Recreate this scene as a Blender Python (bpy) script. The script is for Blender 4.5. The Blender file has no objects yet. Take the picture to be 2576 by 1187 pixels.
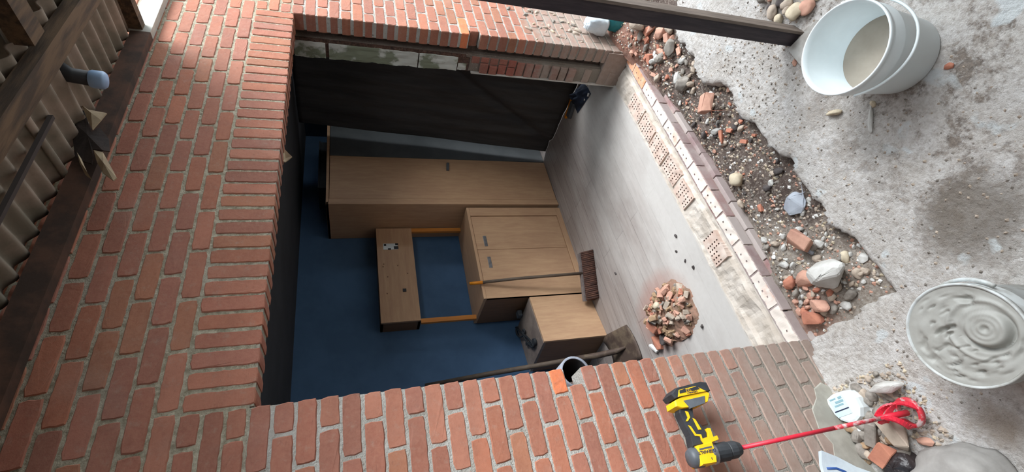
import bpy, bmesh, math, random
from mathutils import Vector, Matrix, noise
random.seed(7)
S = 0.0667            # one brick course in metres; the scene is laid out in courses
ZG = 34.0             # floor level lies 34 courses under the lintel
def W(x, y, z): return Vector((x*S, y*S, (z+ZG)*S))
C = bpy.context.scene.collection
sc = bpy.context.scene

# ------------------------------------------------------------------ camera
cam_d = bpy.data.cameras.new('camera'); cam = bpy.data.objects.new('camera', cam_d); C.objects.link(cam)
cam_d.sensor_width = 36; cam_d.sensor_fit = 'HORIZONTAL'; cam_d.lens = 36*1177.5851/2576
cam_d.clip_start = 0.02; cam_d.clip_end = 100
RX = Vector((-0.20629328, -0.24816814, -0.94649652)); RY = Vector((-0.80333789, 0.59521947, 0.0190267)); RZ = Vector((0.55865133, 0.7642816, -0.32215265))
M = Matrix((RX, -RY, -RZ)).transposed().to_4x4(); M.translation = W(-8.29578, -24.32199, -4.68648)
cam.matrix_world = M
sc.camera = cam
# ------------------------------------------------------------------ light
wd = bpy.data.worlds.new('sky'); sc.world = wd; wd.use_nodes = True
bg = wd.node_tree.nodes['Background']; bg.inputs[0].default_value = (0.90, 0.97, 1.03, 1); bg.inputs[1].default_value = 1.5
sun_d = bpy.data.lights.new('soft_daylight', 'SUN'); sun_d.energy = 3.0; sun_d.angle = math.radians(34); sun_d.color = (0.97, 0.98, 1.0)
sun = bpy.data.objects.new('soft_daylight', sun_d); C.objects.link(sun)
sun.rotation_euler = Vector((0.48, -0.62, 0.68)).to_track_quat('Z', 'Y').to_euler()
sc.view_settings.view_transform = 'Standard'; sc.view_settings.look = 'None'; sc.view_settings.gamma = 1
sc.view_settings.exposure = 1.0; sc.view_settings.use_curve_mapping = False

# ------------------------------------------------------------------ materials
def lin(c):
    return tuple((v/255/12.92 if v/255 <= .04045 else ((v/255+.055)/1.055)**2.4) for v in c) + (1,)
class NT:
    def __init__(s, name, rough=.8, metallic=0):
        s.m = bpy.data.materials.new(name); s.m.use_nodes = True; s.t = s.m.node_tree; s.n = s.t.nodes
        s.b = s.n['Principled BSDF']; s.b.inputs['Roughness'].default_value = rough; s.b.inputs['Metallic'].default_value = metallic
        s.tc = s.n.new('ShaderNodeTexCoord')
    def l(s, a, b): s.t.links.new(a, b)
    def geo(s):
        if not hasattr(s, 'g'): s.g = s.n.new('ShaderNodeNewGeometry')
        return s.g.outputs['Position']
    def noise(s, scale, detail=4, rough=.6, world=False, dist=0, stretch=None):
        n = s.n.new('ShaderNodeTexNoise'); n.inputs['Scale'].default_value = scale; n.inputs['Detail'].default_value = detail
        n.inputs['Roughness'].default_value = rough; n.inputs['Distortion'].default_value = dist
        src = s.geo() if world else s.tc.outputs['Object']
        if stretch:
            mp = s.n.new('ShaderNodeMapping'); mp.inputs['Scale'].default_value = stretch; s.l(src, mp.inputs[0]); src = mp.outputs[0]
        s.l(src, n.inputs['Vector']); return n.outputs['Fac']
    def ramp(s, f, a, b, va=0, vb=1):
        r = s.n.new('ShaderNodeMapRange'); r.inputs[1].default_value = a; r.inputs[2].default_value = b
        r.inputs[3].default_value = va; r.inputs[4].default_value = vb; s.l(f, r.inputs[0]); return r.outputs[0]
    def math(s, op, a, b=None):
        m = s.n.new('ShaderNodeMath'); m.operation = op; m.use_clamp = False
        for i, v in enumerate((a, b)):
            if v is None: continue
            if isinstance(v, (int, float)): m.inputs[i].default_value = v
            else: s.l(v, m.inputs[i])
        return m.outputs[0]
    def mix(s, f, a, b, mode='MIX'):
        m = s.n.new('ShaderNodeMix'); m.data_type = 'RGBA'; m.blend_type = mode
        for i, v in ((0, f), (6, a), (7, b)):
            if isinstance(v, (int, float)): m.inputs[i].default_value = v
            elif isinstance(v, tuple): m.inputs[i].default_value = v
            else: s.l(v, m.inputs[i])
        return m.outputs[2]
    def sep(s):
        x = s.n.new('ShaderNodeSeparateXYZ'); s.l(s.geo(), x.inputs[0]); return x.outputs
    def attr(s, name='col'):
        a = s.n.new('ShaderNodeAttribute'); a.attribute_name = name; return a.outputs['Color']
    def color(s, c):
        if isinstance(c, tuple): s.b.inputs['Base Color'].default_value = c
        else: s.l(c, s.b.inputs['Base Color'])
    def bump(s, h, strength=.5, dist=.005):
        b = s.n.new('ShaderNodeBump'); b.inputs['Strength'].default_value = strength; b.inputs['Distance'].default_value = dist
        s.l(h, b.inputs['Height']); s.l(b.outputs[0], s.b.inputs['Normal'])
def simple(name, c, c2=None, rough=.7, scale=20, lo=.4, hi=.6, bump=0, bscale=60, dist=.003, metallic=0, detail=5, stretch=None):
    t = NT(name, rough, metallic)
    c = lin(c)
    if c2 is not None:
        n = t.noise(scale, detail, stretch=stretch); t.color(t.mix(t.ramp(n, lo, hi), c, lin(c2)))
    else: t.color(c)
    if bump: t.bump(t.noise(bscale, 6, stretch=stretch), bump, dist)
    return t.m

# --- brick: per-brick colour attribute, burnt streaks, cement dust near the ground and a smeared patch right of the opening
def dirt_mask(t):
    xyz = t.sep()
    n = t.noise(3.2, 6, .65, world=True)
    low = t.ramp(xyz[2], 14*S, 1.5*S)                                     # dust kicked up near the ground
    low = t.math('MULTIPLY', t.ramp(t.math('ADD', low, t.math('MULTIPLY', t.math('SUBTRACT', n, .5), 1.1)), .05, .8), .9)
    r1 = t.ramp(xyz[0], 36*S, 39*S); r2 = t.ramp(xyz[2], 15*S, 10.5*S)
    r = t.math('MULTIPLY', r1, 0)
    z2 = t.math('ADD', xyz[2], t.math('MULTIPLY', t.math('SUBTRACT', n, .5), 6*S))
    r = t.math('MULTIPLY', t.ramp(z2, 12.2*S, 9.6*S), t.ramp(xyz[0], 30*S, 34*S))
    r = t.math('MULTIPLY', r, t.ramp(t.noise(14, 5, .7, world=True), .36, .56, .35, .95))
    m = t.math('MAXIMUM', low, r)
    return m
def mk_brick():
    t = NT('clay_brick', .85)
    n1 = t.noise(9, 6, .7); n2 = t.noise(70, 5, .7); n3 = t.noise(2.2, 3)
    c = t.attr()
    c = t.mix(t.ramp(n1, .45, .75, 0, .45), c, lin((112, 70, 58)))
    c = t.mix(t.ramp(n2, .3, .8, 0, .3), c, lin((196, 146, 122)))
    c = t.mix(t.ramp(t.noise(90, 4, .7, stretch=(.4, 1, 1.6)), .6, .72, 0, .5), c, lin((120, 76, 62)))
    c = t.mix(t.ramp(t.noise(26, 7, .75), .55, .75, 0, .5), c, lin((166, 148, 134)))
    c = t.mix(t.ramp(t.noise(160, 3), .66, .8, 0, .5), c, lin((74, 46, 40)))
    c = t.mix(dirt_mask(t), c, t.mix(t.noise(30, 5), lin((136, 120, 110)), lin((172, 160, 150))))
    t.color(c); t.bump(t.math('ADD', n2, t.math('MULTIPLY', n1, 1.5)), .45, .003); return t.m
def mk_mortar(name='mortar', a=(168, 164, 154), b=(202, 202, 196)):
    t = NT(name, .95)
    n1 = t.noise(40, 8, .75); n2 = t.noise(7, 4)
    c = t.mix(t.ramp(n2, .3, .7), lin(a), lin(b))
    c = t.mix(t.ramp(n1, .42, .3), c, lin((104, 98, 84)))
    c = t.mix(t.ramp(t.noise(120, 4), .62, .7), c, lin((196, 190, 172)))
    xyz = t.sep(); old = t.ramp(xyz[2], 33.2*S, 34.2*S, 0, 1); old = t.math('MULTIPLY', old, t.ramp(t.noise(1.5, 3, world=True), .3, .5, .6, 1))
    oc = t.mix(t.ramp(n1, .4, .62), lin((146, 138, 116)), lin((200, 194, 172))); oc = t.mix(t.ramp(t.noise(55, 5, .8), .58, .66), oc, lin((216, 208, 184)))
    c = t.mix(old, c, oc)
    c = t.mix(dirt_mask(t), c, lin((150, 143, 132)))
    t.color(c); t.bump(t.math('ADD', n1, t.noise(150, 3)), 1.0, .008); return t.m
M_brick = mk_brick(); M_mortar = mk_mortar()
def mk_ground():
    t = NT('yard_concrete', .9)
    big = t.noise(1.3, 7, .65, world=True); mid = t.noise(6, 8, .7, world=True); fine = t.noise(45, 6, .7, world=True); str_ = t.noise(7, 7, .75, world=True, dist=.15, stretch=(1, .8, 1))
    x = t.sep()
    c = t.mix(t.ramp(mid, .3, .7), lin((198, 193, 186)), lin((220, 219, 217)))
    c = t.mix(t.ramp(fine, .42, .7, 0, .6), c, lin((158, 148, 138)))
    c = t.mix(t.ramp(t.noise(18, 6, .75, world=True), .56, .66, 0, .45), c, lin((138, 126, 116)))
    # damp brown soil stains spread over the open part of the yard
    far = t.math('MULTIPLY', t.ramp(t.math('ADD', x[1], t.math('MULTIPLY', x[0], .12)), -6.5*S, -12*S), t.ramp(x[0], -3*S, 4*S))
    st = t.math('ADD', t.math('MULTIPLY', str_, 1.0), t.math('MULTIPLY', big, .5))
    st = t.math('ADD', st, t.math('MULTIPLY', t.math('SUBTRACT', t.noise(30, 6, .75, world=True), .5), .55)); st = t.math('MULTIPLY', t.ramp(st, .73, .85), far)
    c = t.mix(t.math('MULTIPLY', st, .85), c, t.mix(t.ramp(fine, .4, .6), lin((96, 84, 74)), lin((140, 128, 116))))
    # darker patch beside the mortar tub
    px = t.math('SUBTRACT', x[0], .9*S); py = t.math('SUBTRACT', x[1], -12.6*S)
    d = t.math('ADD', t.math('MULTIPLY', px, px), t.math('MULTIPLY', t.math('MULTIPLY', py, py), .8))
    d = t.math('ADD', d, t.math('MULTIPLY', t.math('SUBTRACT', mid, .5), .04))
    c = t.mix(t.ramp(d, .033, .008, 0, .75), c, lin((112, 103, 92)))
    px = t.math('SUBTRACT', x[0], -7.6*S); py = t.math('SUBTRACT', x[1], -6.9*S)
    d = t.math('ADD', t.math('MULTIPLY', px, px), t.math('MULTIPLY', py, py)); d = t.math('ADD', d, t.math('MULTIPLY', t.math('SUBTRACT', mid, .5), .03))
    c = t.mix(t.ramp(d, .010, .002, 0, .6), c, lin((158, 142, 124)))
    # pale cement splashes
    c = t.mix(t.ramp(t.noise(8, 3, .4, world=True, dist=.3), .66, .70, 0, .7), c, lin((214, 222, 224)))
    c = t.mix(t.ramp(t.noise(38, 3, .6, world=True), .6, .74, 0, .55), c, lin((140, 131, 122)))
    t.color(c); t.bump(t.math('ADD', t.math('MULTIPLY', mid, 2), t.math('MULTIPLY', fine, 1.4)), .9, .012); return t.m
M_ground = mk_ground()
def mk_soil():
    t = NT('trench_soil', .95)
    n = t.noise(9, 8, .75, world=True); f = t.noise(60, 6, .8, world=True); x = t.sep()
    c = t.mix(t.ramp(n, .35, .65), lin((72, 58, 52)), lin((118, 104, 96)))
    c = t.mix(t.ramp(f, .52, .62), c, lin((158, 148, 138)))
    # sandy end near the left jamb
    sand = t.ramp(t.math('SUBTRACT', t.math('ADD', x[0], t.math('MULTIPLY', x[1], -1.0)), t.math('MULTIPLY', n, 7*S)), 9.5*S, 5*S)
    c = t.mix(sand, c, t.mix(t.ramp(f, .4, .6), lin((136, 124, 112)), lin((176, 168, 158))))
    # brick dust where the footing was cut
    o = t.math('MULTIPLY', t.ramp(x[0], 27*S, 33*S), t.ramp(x[1], -4*S, -1.5*S))
    o2 = t.math('MULTIPLY', t.ramp(x[0], 3.2*S, 1*S), t.ramp(x[1], -3.5*S, -1*S))
    c = t.mix(t.math('MULTIPLY', t.math('MAXIMUM', o, o2), t.ramp(n, .25, .6, .2, .75)), c, lin((178, 126, 106)))
    t.color(c); t.bump(t.math('ADD', n, f), .9, .012); return t.m
M_soil = mk_soil()
def mk_floor():
    t = NT('dusty_plank_floor', .55)
    mp = t.n.new('ShaderNodeMapping'); t.l(t.tc.outputs['Object'], mp.inputs[0])
    br = t.n.new('ShaderNodeTexBrick'); t.l(mp.outputs[0], br.inputs['Vector'])
    br.inputs['Scale'].default_value = 1; br.inputs['Brick Width'].default_value = 1.3; br.inputs['Row Height'].default_value = .125
    br.inputs['Mortar Size'].default_value = .0018; br.inputs['Color1'].default_value = lin((168, 160, 155)); br.inputs['Color2'].default_value = lin((150, 142, 137)); br.inputs['Mortar'].default_value = lin((92, 84, 80))
    g = t.noise(5, 6, .6, stretch=(.6, 7, 1)); d = t.noise(1.8, 6, .65, world=True, stretch=(.5, 1.2, 1)); x = t.sep()
    c = t.mix(t.ramp(g, .35, .7, 0, .5), br.outputs[0], lin((118, 108, 104)))
    dust = t.math('ADD', t.ramp(x[1], 22*S, 5*S), t.math('MULTIPLY', t.math('SUBTRACT', d, .5), 2.2))
    c = t.mix(t.ramp(dust, .15, .95, 0, .82), c, t.mix(t.noise(25, 5), lin((192, 189, 184)), lin((208, 206, 202))))
    # brick dust around the sweepings
    px = t.math('SUBTRACT', x[0], 8.8*S); py = t.math('SUBTRACT', x[1], 12.3*S)
    q = t.math('ADD', t.math('MULTIPLY', px, px), t.math('MULTIPLY', t.math('MULTIPLY', py, py), .7))
    c = t.mix(t.ramp(t.math('ADD', q, t.math('MULTIPLY', t.math('SUBTRACT', t.noise(8, 4), .5), .05)), .085, .01, 0, .7), c, lin((158, 112, 98)))
    t.color(c); t.bump(g, .08, .002)
    t.l(t.ramp(dust, 0, 1, .35, .85), t.b.inputs['Roughness']); return t.m
M_floor = mk_floor()
def mk_wood(name, a, b, c3, axis=(6, 6, .7), rough=.5):
    t = NT(name, rough)
    g = t.noise(6, 8, .7, stretch=axis, dist=.4); k = t.noise(2.5, 4, stretch=(axis[0]/4, axis[1]/4, axis[2]))
    c = t.mix(t.ramp(g, .35, .68), lin(a), lin(b)); c = t.mix(t.ramp(k, .45, .7, 0, .5), c, lin(c3)); t.color(c)
    t.bump(g, .06, .001); return t.m
M_oak = mk_wood('pale_oak_veneer', (204, 168, 132), (188, 150, 118), (172, 134, 106))
M_oakh = mk_wood('pale_oak_veneer_crosswise', (204, 168, 132), (188, 150, 118), (172, 134, 106), (.7, 6, 6))
M_oak_shade = mk_wood('shaded_oak', (140, 104, 74), (120, 88, 62), (104, 76, 56))  # darker oak for side faces, their shade painted into the colour
M_oak_lit = mk_wood('lit_oak_strip', (226, 152, 70), (208, 132, 58), (190, 120, 50))  # orange light on the uprights painted into the wood colour
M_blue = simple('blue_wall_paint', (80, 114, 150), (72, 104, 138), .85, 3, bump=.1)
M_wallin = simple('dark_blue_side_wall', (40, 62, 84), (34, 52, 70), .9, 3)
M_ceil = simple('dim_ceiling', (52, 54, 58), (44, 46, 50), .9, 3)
M_mirror = simple('smoked_wardrobe_panel', (96, 100, 102), (84, 88, 90), .25, 2)
M_sheet = simple('black_plastic_sheet', (70, 70, 71), (54, 54, 56), .75, 3, bump=.3, bscale=6, dist=.02, stretch=(3, 3, .3))
M_white = simple('white_plastic', (232, 242, 244), (224, 234, 236), .38, 4)
M_whited = simple('splashed_white_plastic', (198, 204, 204), (158, 158, 152), .5, 12, .42, .6)
M_water = simple('murky_water', (168, 158, 144), (156, 146, 132), .18, 6)
def mk_wet():
    t = NT('wet_mortar', .55)
    n = t.noise(10, 6, .6); f = t.noise(70, 5)
    t.color(t.mix(t.ramp(n, .35, .7), lin((150, 150, 144)), lin((166, 167, 162)))); t.bump(t.math('ADD', n, t.math('MULTIPLY', f, .4)), .3, .004); return t.m
M_wet = mk_wet()
M_post = simple('weathered_dark_timber', (62, 54, 58), (44, 38, 44), .6, 9, bump=.3, bscale=30, stretch=(6, 6, .6))
M_postl = simple('grey_timber_edge', (128, 116, 106), (104, 94, 86), .8, 12, stretch=(6, 6, .6))
M_conc = simple('rough_concrete', (176, 176, 172), (150, 146, 140), .9, 10, bump=.6, bscale=40)
M_yel = simple('yellow_plastic', (246, 198, 30), (236, 186, 24), .45, 10)
M_blk = simple('black_rubber', (38, 42, 46), (50, 54, 58), .6, 20)
M_grey = simple('grey_plastic', (92, 98, 104), (78, 84, 90), .5, 20)
M_steel = simple('brushed_steel', (176, 178, 182), (150, 152, 156), .32, 30, metallic=.8)
M_red = simple('red_painted_steel', (214, 40, 62), (196, 60, 76), .45, 14, .5, .7)
M_redd = simple('worn_red_paint', (196, 52, 64), (196, 178, 176), .55, 22, .48, .58)
M_label = simple('printed_label', (190, 214, 222), (206, 222, 226), .5, 12)
M_ink = simple('dark_print', (30, 40, 70), None, .6)
M_inkb = simple('faded_print', (134, 170, 180), None, .6)
M_bluei = simple('blue_print', (46, 84, 150), None, .6)
M_sack = simple('white_plastic_sack', (206, 218, 224), (188, 200, 208), .5, 8, bump=.4, bscale=12, dist=.01)
M_sackg = simple('grey_paper_sack', (160, 158, 154), (140, 138, 134), .8, 8, bump=.5, bscale=10, dist=.012)
M_teal = simple('teal_plastic_sack', (40, 128, 134), (28, 96, 106), .5, 8, bump=.5, bscale=14, dist=.01)
M_dbag = simple('black_bin_bag', (34, 32, 36), (52, 44, 44), .35, 10, bump=.7, bscale=14, dist=.012)
M_pipe = simple('grey_drain_pipe', (150, 156, 166), (132, 138, 150), .5, 8)
M_pipei = simple('black_pipe_inside', (22, 22, 24), None, .9)  # flat black for the inner face of the tube
M_iron = simple('rusty_iron', (80, 66, 58), (112, 98, 82), .7, 14, .45, .65, bump=.3, bscale=50, metallic=.3)
M_shaft = mk_wood('grey_ash_shaft', (112, 98, 84), (88, 76, 66), (70, 60, 54), (8, 8, .8), .7)
M_bristle = simple('brown_bristles', (98, 66, 54), (66, 44, 38), .9, 60, bump=.9, bscale=120, stretch=(1, 1, .2))
M_broomw = simple('grey_broom_head', (128, 120, 118), (110, 102, 100), .7, 20)
M_orange = simple('orange_plastic', (236, 150, 30), (222, 134, 24), .5, 8)
M_sheetg = simple('corrugated_fibre_cement', (158, 144, 130), (124, 118, 104), .9, 5, bump=.3, bscale=30)
M_beam = simple('old_brown_timber', (104, 84, 62), (66, 54, 42), .85, 7, bump=.5, bscale=30, stretch=(.6, 5, 5))
M_ledger_shade = simple('shaded_ledger_board', (92, 66, 52), (62, 48, 40), .85, 8, bump=.5, bscale=25)
M_ledger_lit = simple('lit_ledger_board', (186, 186, 178), (168, 168, 160), .8, 8)
M_felt = simple('torn_roofing_felt', (58, 48, 44), (42, 36, 34), .9, 12, bump=.6)
M_scrap = simple('pale_torn_lining', (176, 160, 132), (150, 134, 110), .9, 10, bump=.3)
M_bluecap = simple('light_blue_plastic', (168, 200, 236), (150, 184, 222), .4, 10)
M_conduit = simple('dark_conduit', (66, 60, 58), None, .7)
M_label2 = simple('white_plaster_edge', (206, 204, 198), (180, 176, 168), .9, 10)
M_flake = simple('flaking_paint', (196, 198, 190), (128, 134, 114), .8, 5, .47, .53, bump=.5, bscale=20, detail=8)
M_innb = mk_mortar('old_inner_mortar', (122, 108, 98), (150, 138, 128))
M_shadewall = simple('unseen_shade_wall', (96, 84, 74), (74, 64, 56), .9, 6)
M_patch = simple('render_smear', (172, 170, 160), (152, 150, 140), .9, 8, bump=.4, bscale=25)
M_bed = simple('broken_mortar_bed', (184, 174, 162), (204, 196, 186), .95, 9, bump=.8, bscale=35)
M_hollow = simple('salmon_hollow_block', (212, 196, 184), (200, 176, 162), .9, 12, bump=.4, bscale=50)
M_cut = simple('cut_brick_top', (228, 218, 208), (226, 170, 146), .9, 6, .54, .72, bump=.4, bscale=50)
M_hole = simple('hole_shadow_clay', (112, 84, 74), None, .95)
RC = {'grey': ((150, 144, 136), (120, 114, 106)), 'light': ((200, 200, 196), (176, 174, 168)), 'cream': ((206, 194, 170), (184, 170, 146)),
      'orange': ((190, 128, 104), (172, 112, 92)), 'salmon': ((200, 156, 136), (184, 140, 122)), 'dark': ((84, 78, 76), (66, 60, 60)), 'tan': ((164, 138, 108), (138, 112, 88)),
      'bluegrey': ((176, 184, 194), (160, 166, 176)), 'white': ((232, 232, 228), (220, 220, 216)), 'beige': ((186, 172, 156), (164, 150, 136))}
RM = {k: simple(k+'_stone', a, b, .9, 22, bump=.5, bscale=60) for k, (a, b) in RC.items()}

# ------------------------------------------------------------------ mesh builder (all input in courses)
class MB:
    def __init__(s): s.v = []; s.f = []; s.mi = []; s.c = []; s.smooth = []
    def add(s, vs, fs, mi=0, col=None, smooth=False):
        o = len(s.v); s.v += [tuple(v) for v in vs]; s.c += [col or (1, 1, 1, 1)]*len(vs)
        for f in fs: s.f.append([i+o for i in f]); s.mi.append(mi); s.smooth.append(smooth)
    def box(s, a, b, mi=0, col=None, rot=0, cen=None, bev=0):
        x0, y0, z0 = a; x1, y1, z1 = b
        if bev:
            bm = bmesh.new(); bmesh.ops.create_cube(bm, size=1)
            for v in bm.verts: v.co = Vector(((x0+x1)/2+v.co.x*(x1-x0), (y0+y1)/2+v.co.y*(y1-y0), (z0+z1)/2+v.co.z*(z1-z0)))
            bmesh.ops.bevel(bm, geom=bm.edges[:], offset=bev, segments=2, profile=.6, affect='EDGES')
            vs = [v.co.copy() for v in bm.verts]; fs = [[v.index for v in f.verts] for f in bm.faces]; bm.free()
        else:
            vs = [Vector(p) for p in ((x0, y0, z0), (x1, y0, z0), (x1, y1, z0), (x0, y1, z0), (x0, y0, z1), (x1, y0, z1), (x1, y1, z1), (x0, y1, z1))]
            fs = [(0, 3, 2, 1), (4, 5, 6, 7), (0, 1, 5, 4), (1, 2, 6, 5), (2, 3, 7, 6), (3, 0, 4, 7)]
        if rot:
            c = Vector(cen or ((x0+x1)/2, (y0+y1)/2, 0)); r = Matrix.Rotation(rot, 3, 'Z'); vs = [r@(v-c)+c for v in vs]
        s.add(vs, fs, mi, col)
    def bar(s, p, q, w, h, up=(0, 0, 1), mi=0, taper=1):
        p = Vector(p); q = Vector(q); d = (q-p).normalized(); u = Vector(up); a = d.cross(u).normalized(); b = a.cross(d).normalized()
        vs = [];
        for c, k in ((p, 1), (q, taper)):
            for i, j in ((-1, -1), (1, -1), (1, 1), (-1, 1)): vs.append(c+a*i*w/2*k+b*j*h/2*k)
        s.add(vs, [(0, 1, 2, 3), (7, 6, 5, 4), (0, 4, 5, 1), (1, 5, 6, 2), (2, 6, 7, 3), (3, 7, 4, 0)], mi)
    def tube(s, pts, r, n=10, mi=0, cap=True, closed=False):
        pts = [Vector(p) for p in pts]; N = len(pts); rs = r if isinstance(r, (list, tuple)) else [r]*N; vs = []; prev = None
        for i, p in enumerate(pts):
            if closed: d = pts[(i+1) % N]-pts[i-1]
            else: d = pts[min(i+1, N-1)]-pts[max(i-1, 0)]
            d.normalize()
            if prev is None: a = d.cross(Vector((0.13, .21, 1)) if abs(d.z) < .9 else Vector((1, .1, 0))).normalized()
            else: a = (prev-d*prev.dot(d)).normalized()
            prev = a; b = d.cross(a)
            for k in range(n):
                t = 2*math.pi*k/n; vs.append(p+(a*math.cos(t)+b*math.sin(t))*rs[i])
        fs = []
        for i in range(N if closed else N-1):
            j = (i+1) % N
            for k in range(n): fs.append((i*n+k, i*n+(k+1) % n, j*n+(k+1) % n, j*n+k))
        if cap and not closed: fs.append(list(range(n))[::-1]); fs.append([(N-1)*n+k for k in range(n)])
        s.add(vs, fs, mi, smooth=True)
    def lathe(s, prof, cen, n=40, mi=0, axis=None, smooth=True):
        # prof: (radius, height) pairs around cen along axis
        c = Vector(cen); ax = Vector(axis or (0, 0, 1)).normalized()
        a = ax.cross(Vector((0, 1, 0.01)) if abs(ax.y) < .9 else Vector((1, 0, 0))).normalized(); b = ax.cross(a); vs = []; fs = []
        for r, h in prof:
            for k in range(n):
                t = 2*math.pi*k/n; vs.append(c+ax*h+(a*math.cos(t)+b*math.sin(t))*r)
        for i in range(len(prof)-1):
            for k in range(n): fs.append((i*n+k, i*n+(k+1) % n, (i+1)*n+(k+1) % n, (i+1)*n+k))
        s.add(vs, fs, mi, smooth=smooth)
    def disc(s, cen, r, n=32, mi=0):
        s.add([(cen[0]+r*math.cos(2*math.pi*k/n), cen[1]+r*math.sin(2*math.pi*k/n), cen[2]) for k in range(n)], [list(range(n))], mi)
    def prism(s, poly, yf, yb, mi=0, bev=.0):
        # poly: (x, z) outline; yf/yb: functions of z (front, back)
        cx = sum(p[0] for p in poly)/len(poly); cz = sum(p[1] for p in poly)/len(poly); n = len(poly)
        def ring(k, off, side):
            out = []
            for x, z in poly:
                xx = cx+(x-cx)*k; zz = cz+(z-cz)*k; y = (yf if side else yb)(zz); out.append((xx, y+off, zz))
            return out
        rings = [ring(1-bev, 0, 1), ring(1, bev*1.2, 1), ring(1, -bev*1.2, 0), ring(1-bev, 0, 0)]
        vs = sum(rings, []); fs = [list(range(n)), [3*n+k for k in range(n)][::-1]]
        for i in range(3):
            for k in range(n): fs.append((i*n+(k+1) % n, i*n+k, (i+1)*n+k, (i+1)*n+(k+1) % n))
        s.add(vs, fs, mi)
    def build(s, name, mats, parent=None, origin=None, attr=False):
        if not isinstance(mats, (list, tuple)): mats = [mats]
        me = bpy.data.meshes.new(name)
        o0 = Vector(parent['_o']) if parent is not None else (Vector(origin) if origin is not None else Vector((0, 0, 0)))
        w0 = W(*o0) if (parent is not None or origin is not None) else Vector((0, 0, 0))
        me.from_pydata([W(*v)-w0 for v in s.v], [], s.f)
        for m in mats: me.materials.append(m)
        me.polygons.foreach_set('material_index', s.mi); me.polygons.foreach_set('use_smooth', s.smooth)
        if attr:
            a = me.color_attributes.new('col', 'FLOAT_COLOR', 'POINT'); a.data.foreach_set('color', [x for c in s.c for x in c])
        me.update()
        bm = bmesh.new(); bm.from_mesh(me); bmesh.ops.recalc_face_normals(bm, faces=bm.faces[:]); bm.to_mesh(me); bm.free()
        ob = bpy.data.objects.new(name, me); C.objects.link(ob)
        if parent is not None: ob.parent = parent; ob['_o'] = list(o0)
        else:
            ob.location = w0; ob['_o'] = list(o0)
        return ob
def tag(o, label=None, cat=None, group=None, kind=None):
    for k, v in (('label', label), ('category', cat), ('group', group), ('kind', kind)):
        if v: o[k] = v
    return o
def thing(name, origin, label, cat, group=None):
    o = bpy.data.objects.new(name, None); C.objects.link(o); o.location = W(*origin); o['_o'] = list(origin); o.empty_display_size = .05
    return tag(o, label, cat, group)
def struct(mb, name, mats, attr=False): return tag(mb.build(name, mats, attr=attr), kind='structure')
U = random.uniform
def nz(x, y, z=0, s=1): return noise.noise(Vector((x*s, y*s, z*s)))

# ------------------------------------------------------------------ brick helper
def brick_col(orange=False, dusk=0):
    if orange: return lin((220, 122, 76))
    r = random.random()
    base = random.choice([(160, 104, 84), (152, 96, 80), (164, 108, 88), (144, 94, 80), (166, 104, 78), (136, 90, 78), (168, 114, 94), (148, 98, 86), (160, 100, 76), (152, 104, 76)])
    k = U(.94, 1.06)*(1-dusk*.3); base = tuple(v*.6+w*.4 for v, w in zip(base, (162, 102, 80)))
    return lin(tuple(min(255, v*k) for v in base))
def brick(mb, x0, x1, z0, z1, y0=0., depth=1.55, mi=0, col=None, jit=.02, side=None):
    _a, _b = U(-.025, .025), U(-.025, .025); x0 += _a; x1 += _b
    """one brick: jittered rounded front face, arris, and a body running back into the wall"""
    per = []; w = x1-x0; h = z1-z0; r = .07
    def edge(ax, az, bx, bz, n):
        for i in range(n):
            t = i/n; per.append((ax+(bx-ax)*t, az+(bz-az)*t))
    nx = max(3, int(w/.24)); nzn = max(3, int(h/.24))
    edge(x0+r, z0, x1-r, z0, nx); edge(x1, z0+r, x1, z1-r, nzn); edge(x1-r, z1, x0+r, z1, nx); edge(x0, z1-r, x0, z0+r, nzn)
    pj = [(x+U(-jit, jit), z+U(-jit, jit)) for x, z in per]; cx = (x0+x1)/2; cz = (z0+z1)/2; n = len(pj)
    dy = U(-.03, .01); fr = []
    for x, z in pj: fr.append((x-.05*(1 if x > cx else -1)*min(1, abs(x-cx)/(w*.5)), y0+dy+U(-.01, .01), z-.05*(1 if z > cz else -1)*min(1, abs(z-cz)/(h*.5))))
    ring = [(x, y0+dy+.06, z) for x, z in pj]
    back = [(x, y0+depth, z) for x, z in pj]
    vs = fr+ring+back; fs = [list(range(n)), [2*n+k for k in range(n)][::-1]]
    for i in range(2):
        for k in range(n): fs.append((i*n+(k+1) % n, i*n+k, (i+1)*n+k, (i+1)*n+(k+1) % n))
    mb.add(vs, fs, mi, col)

J = .14; L = 2.93
XL, XR, ZT, ZB = -15.0, 46.0, 12.8, -36.2
Z0 = -0.23; ZLT = 2.79; OPW = 34.0
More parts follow.
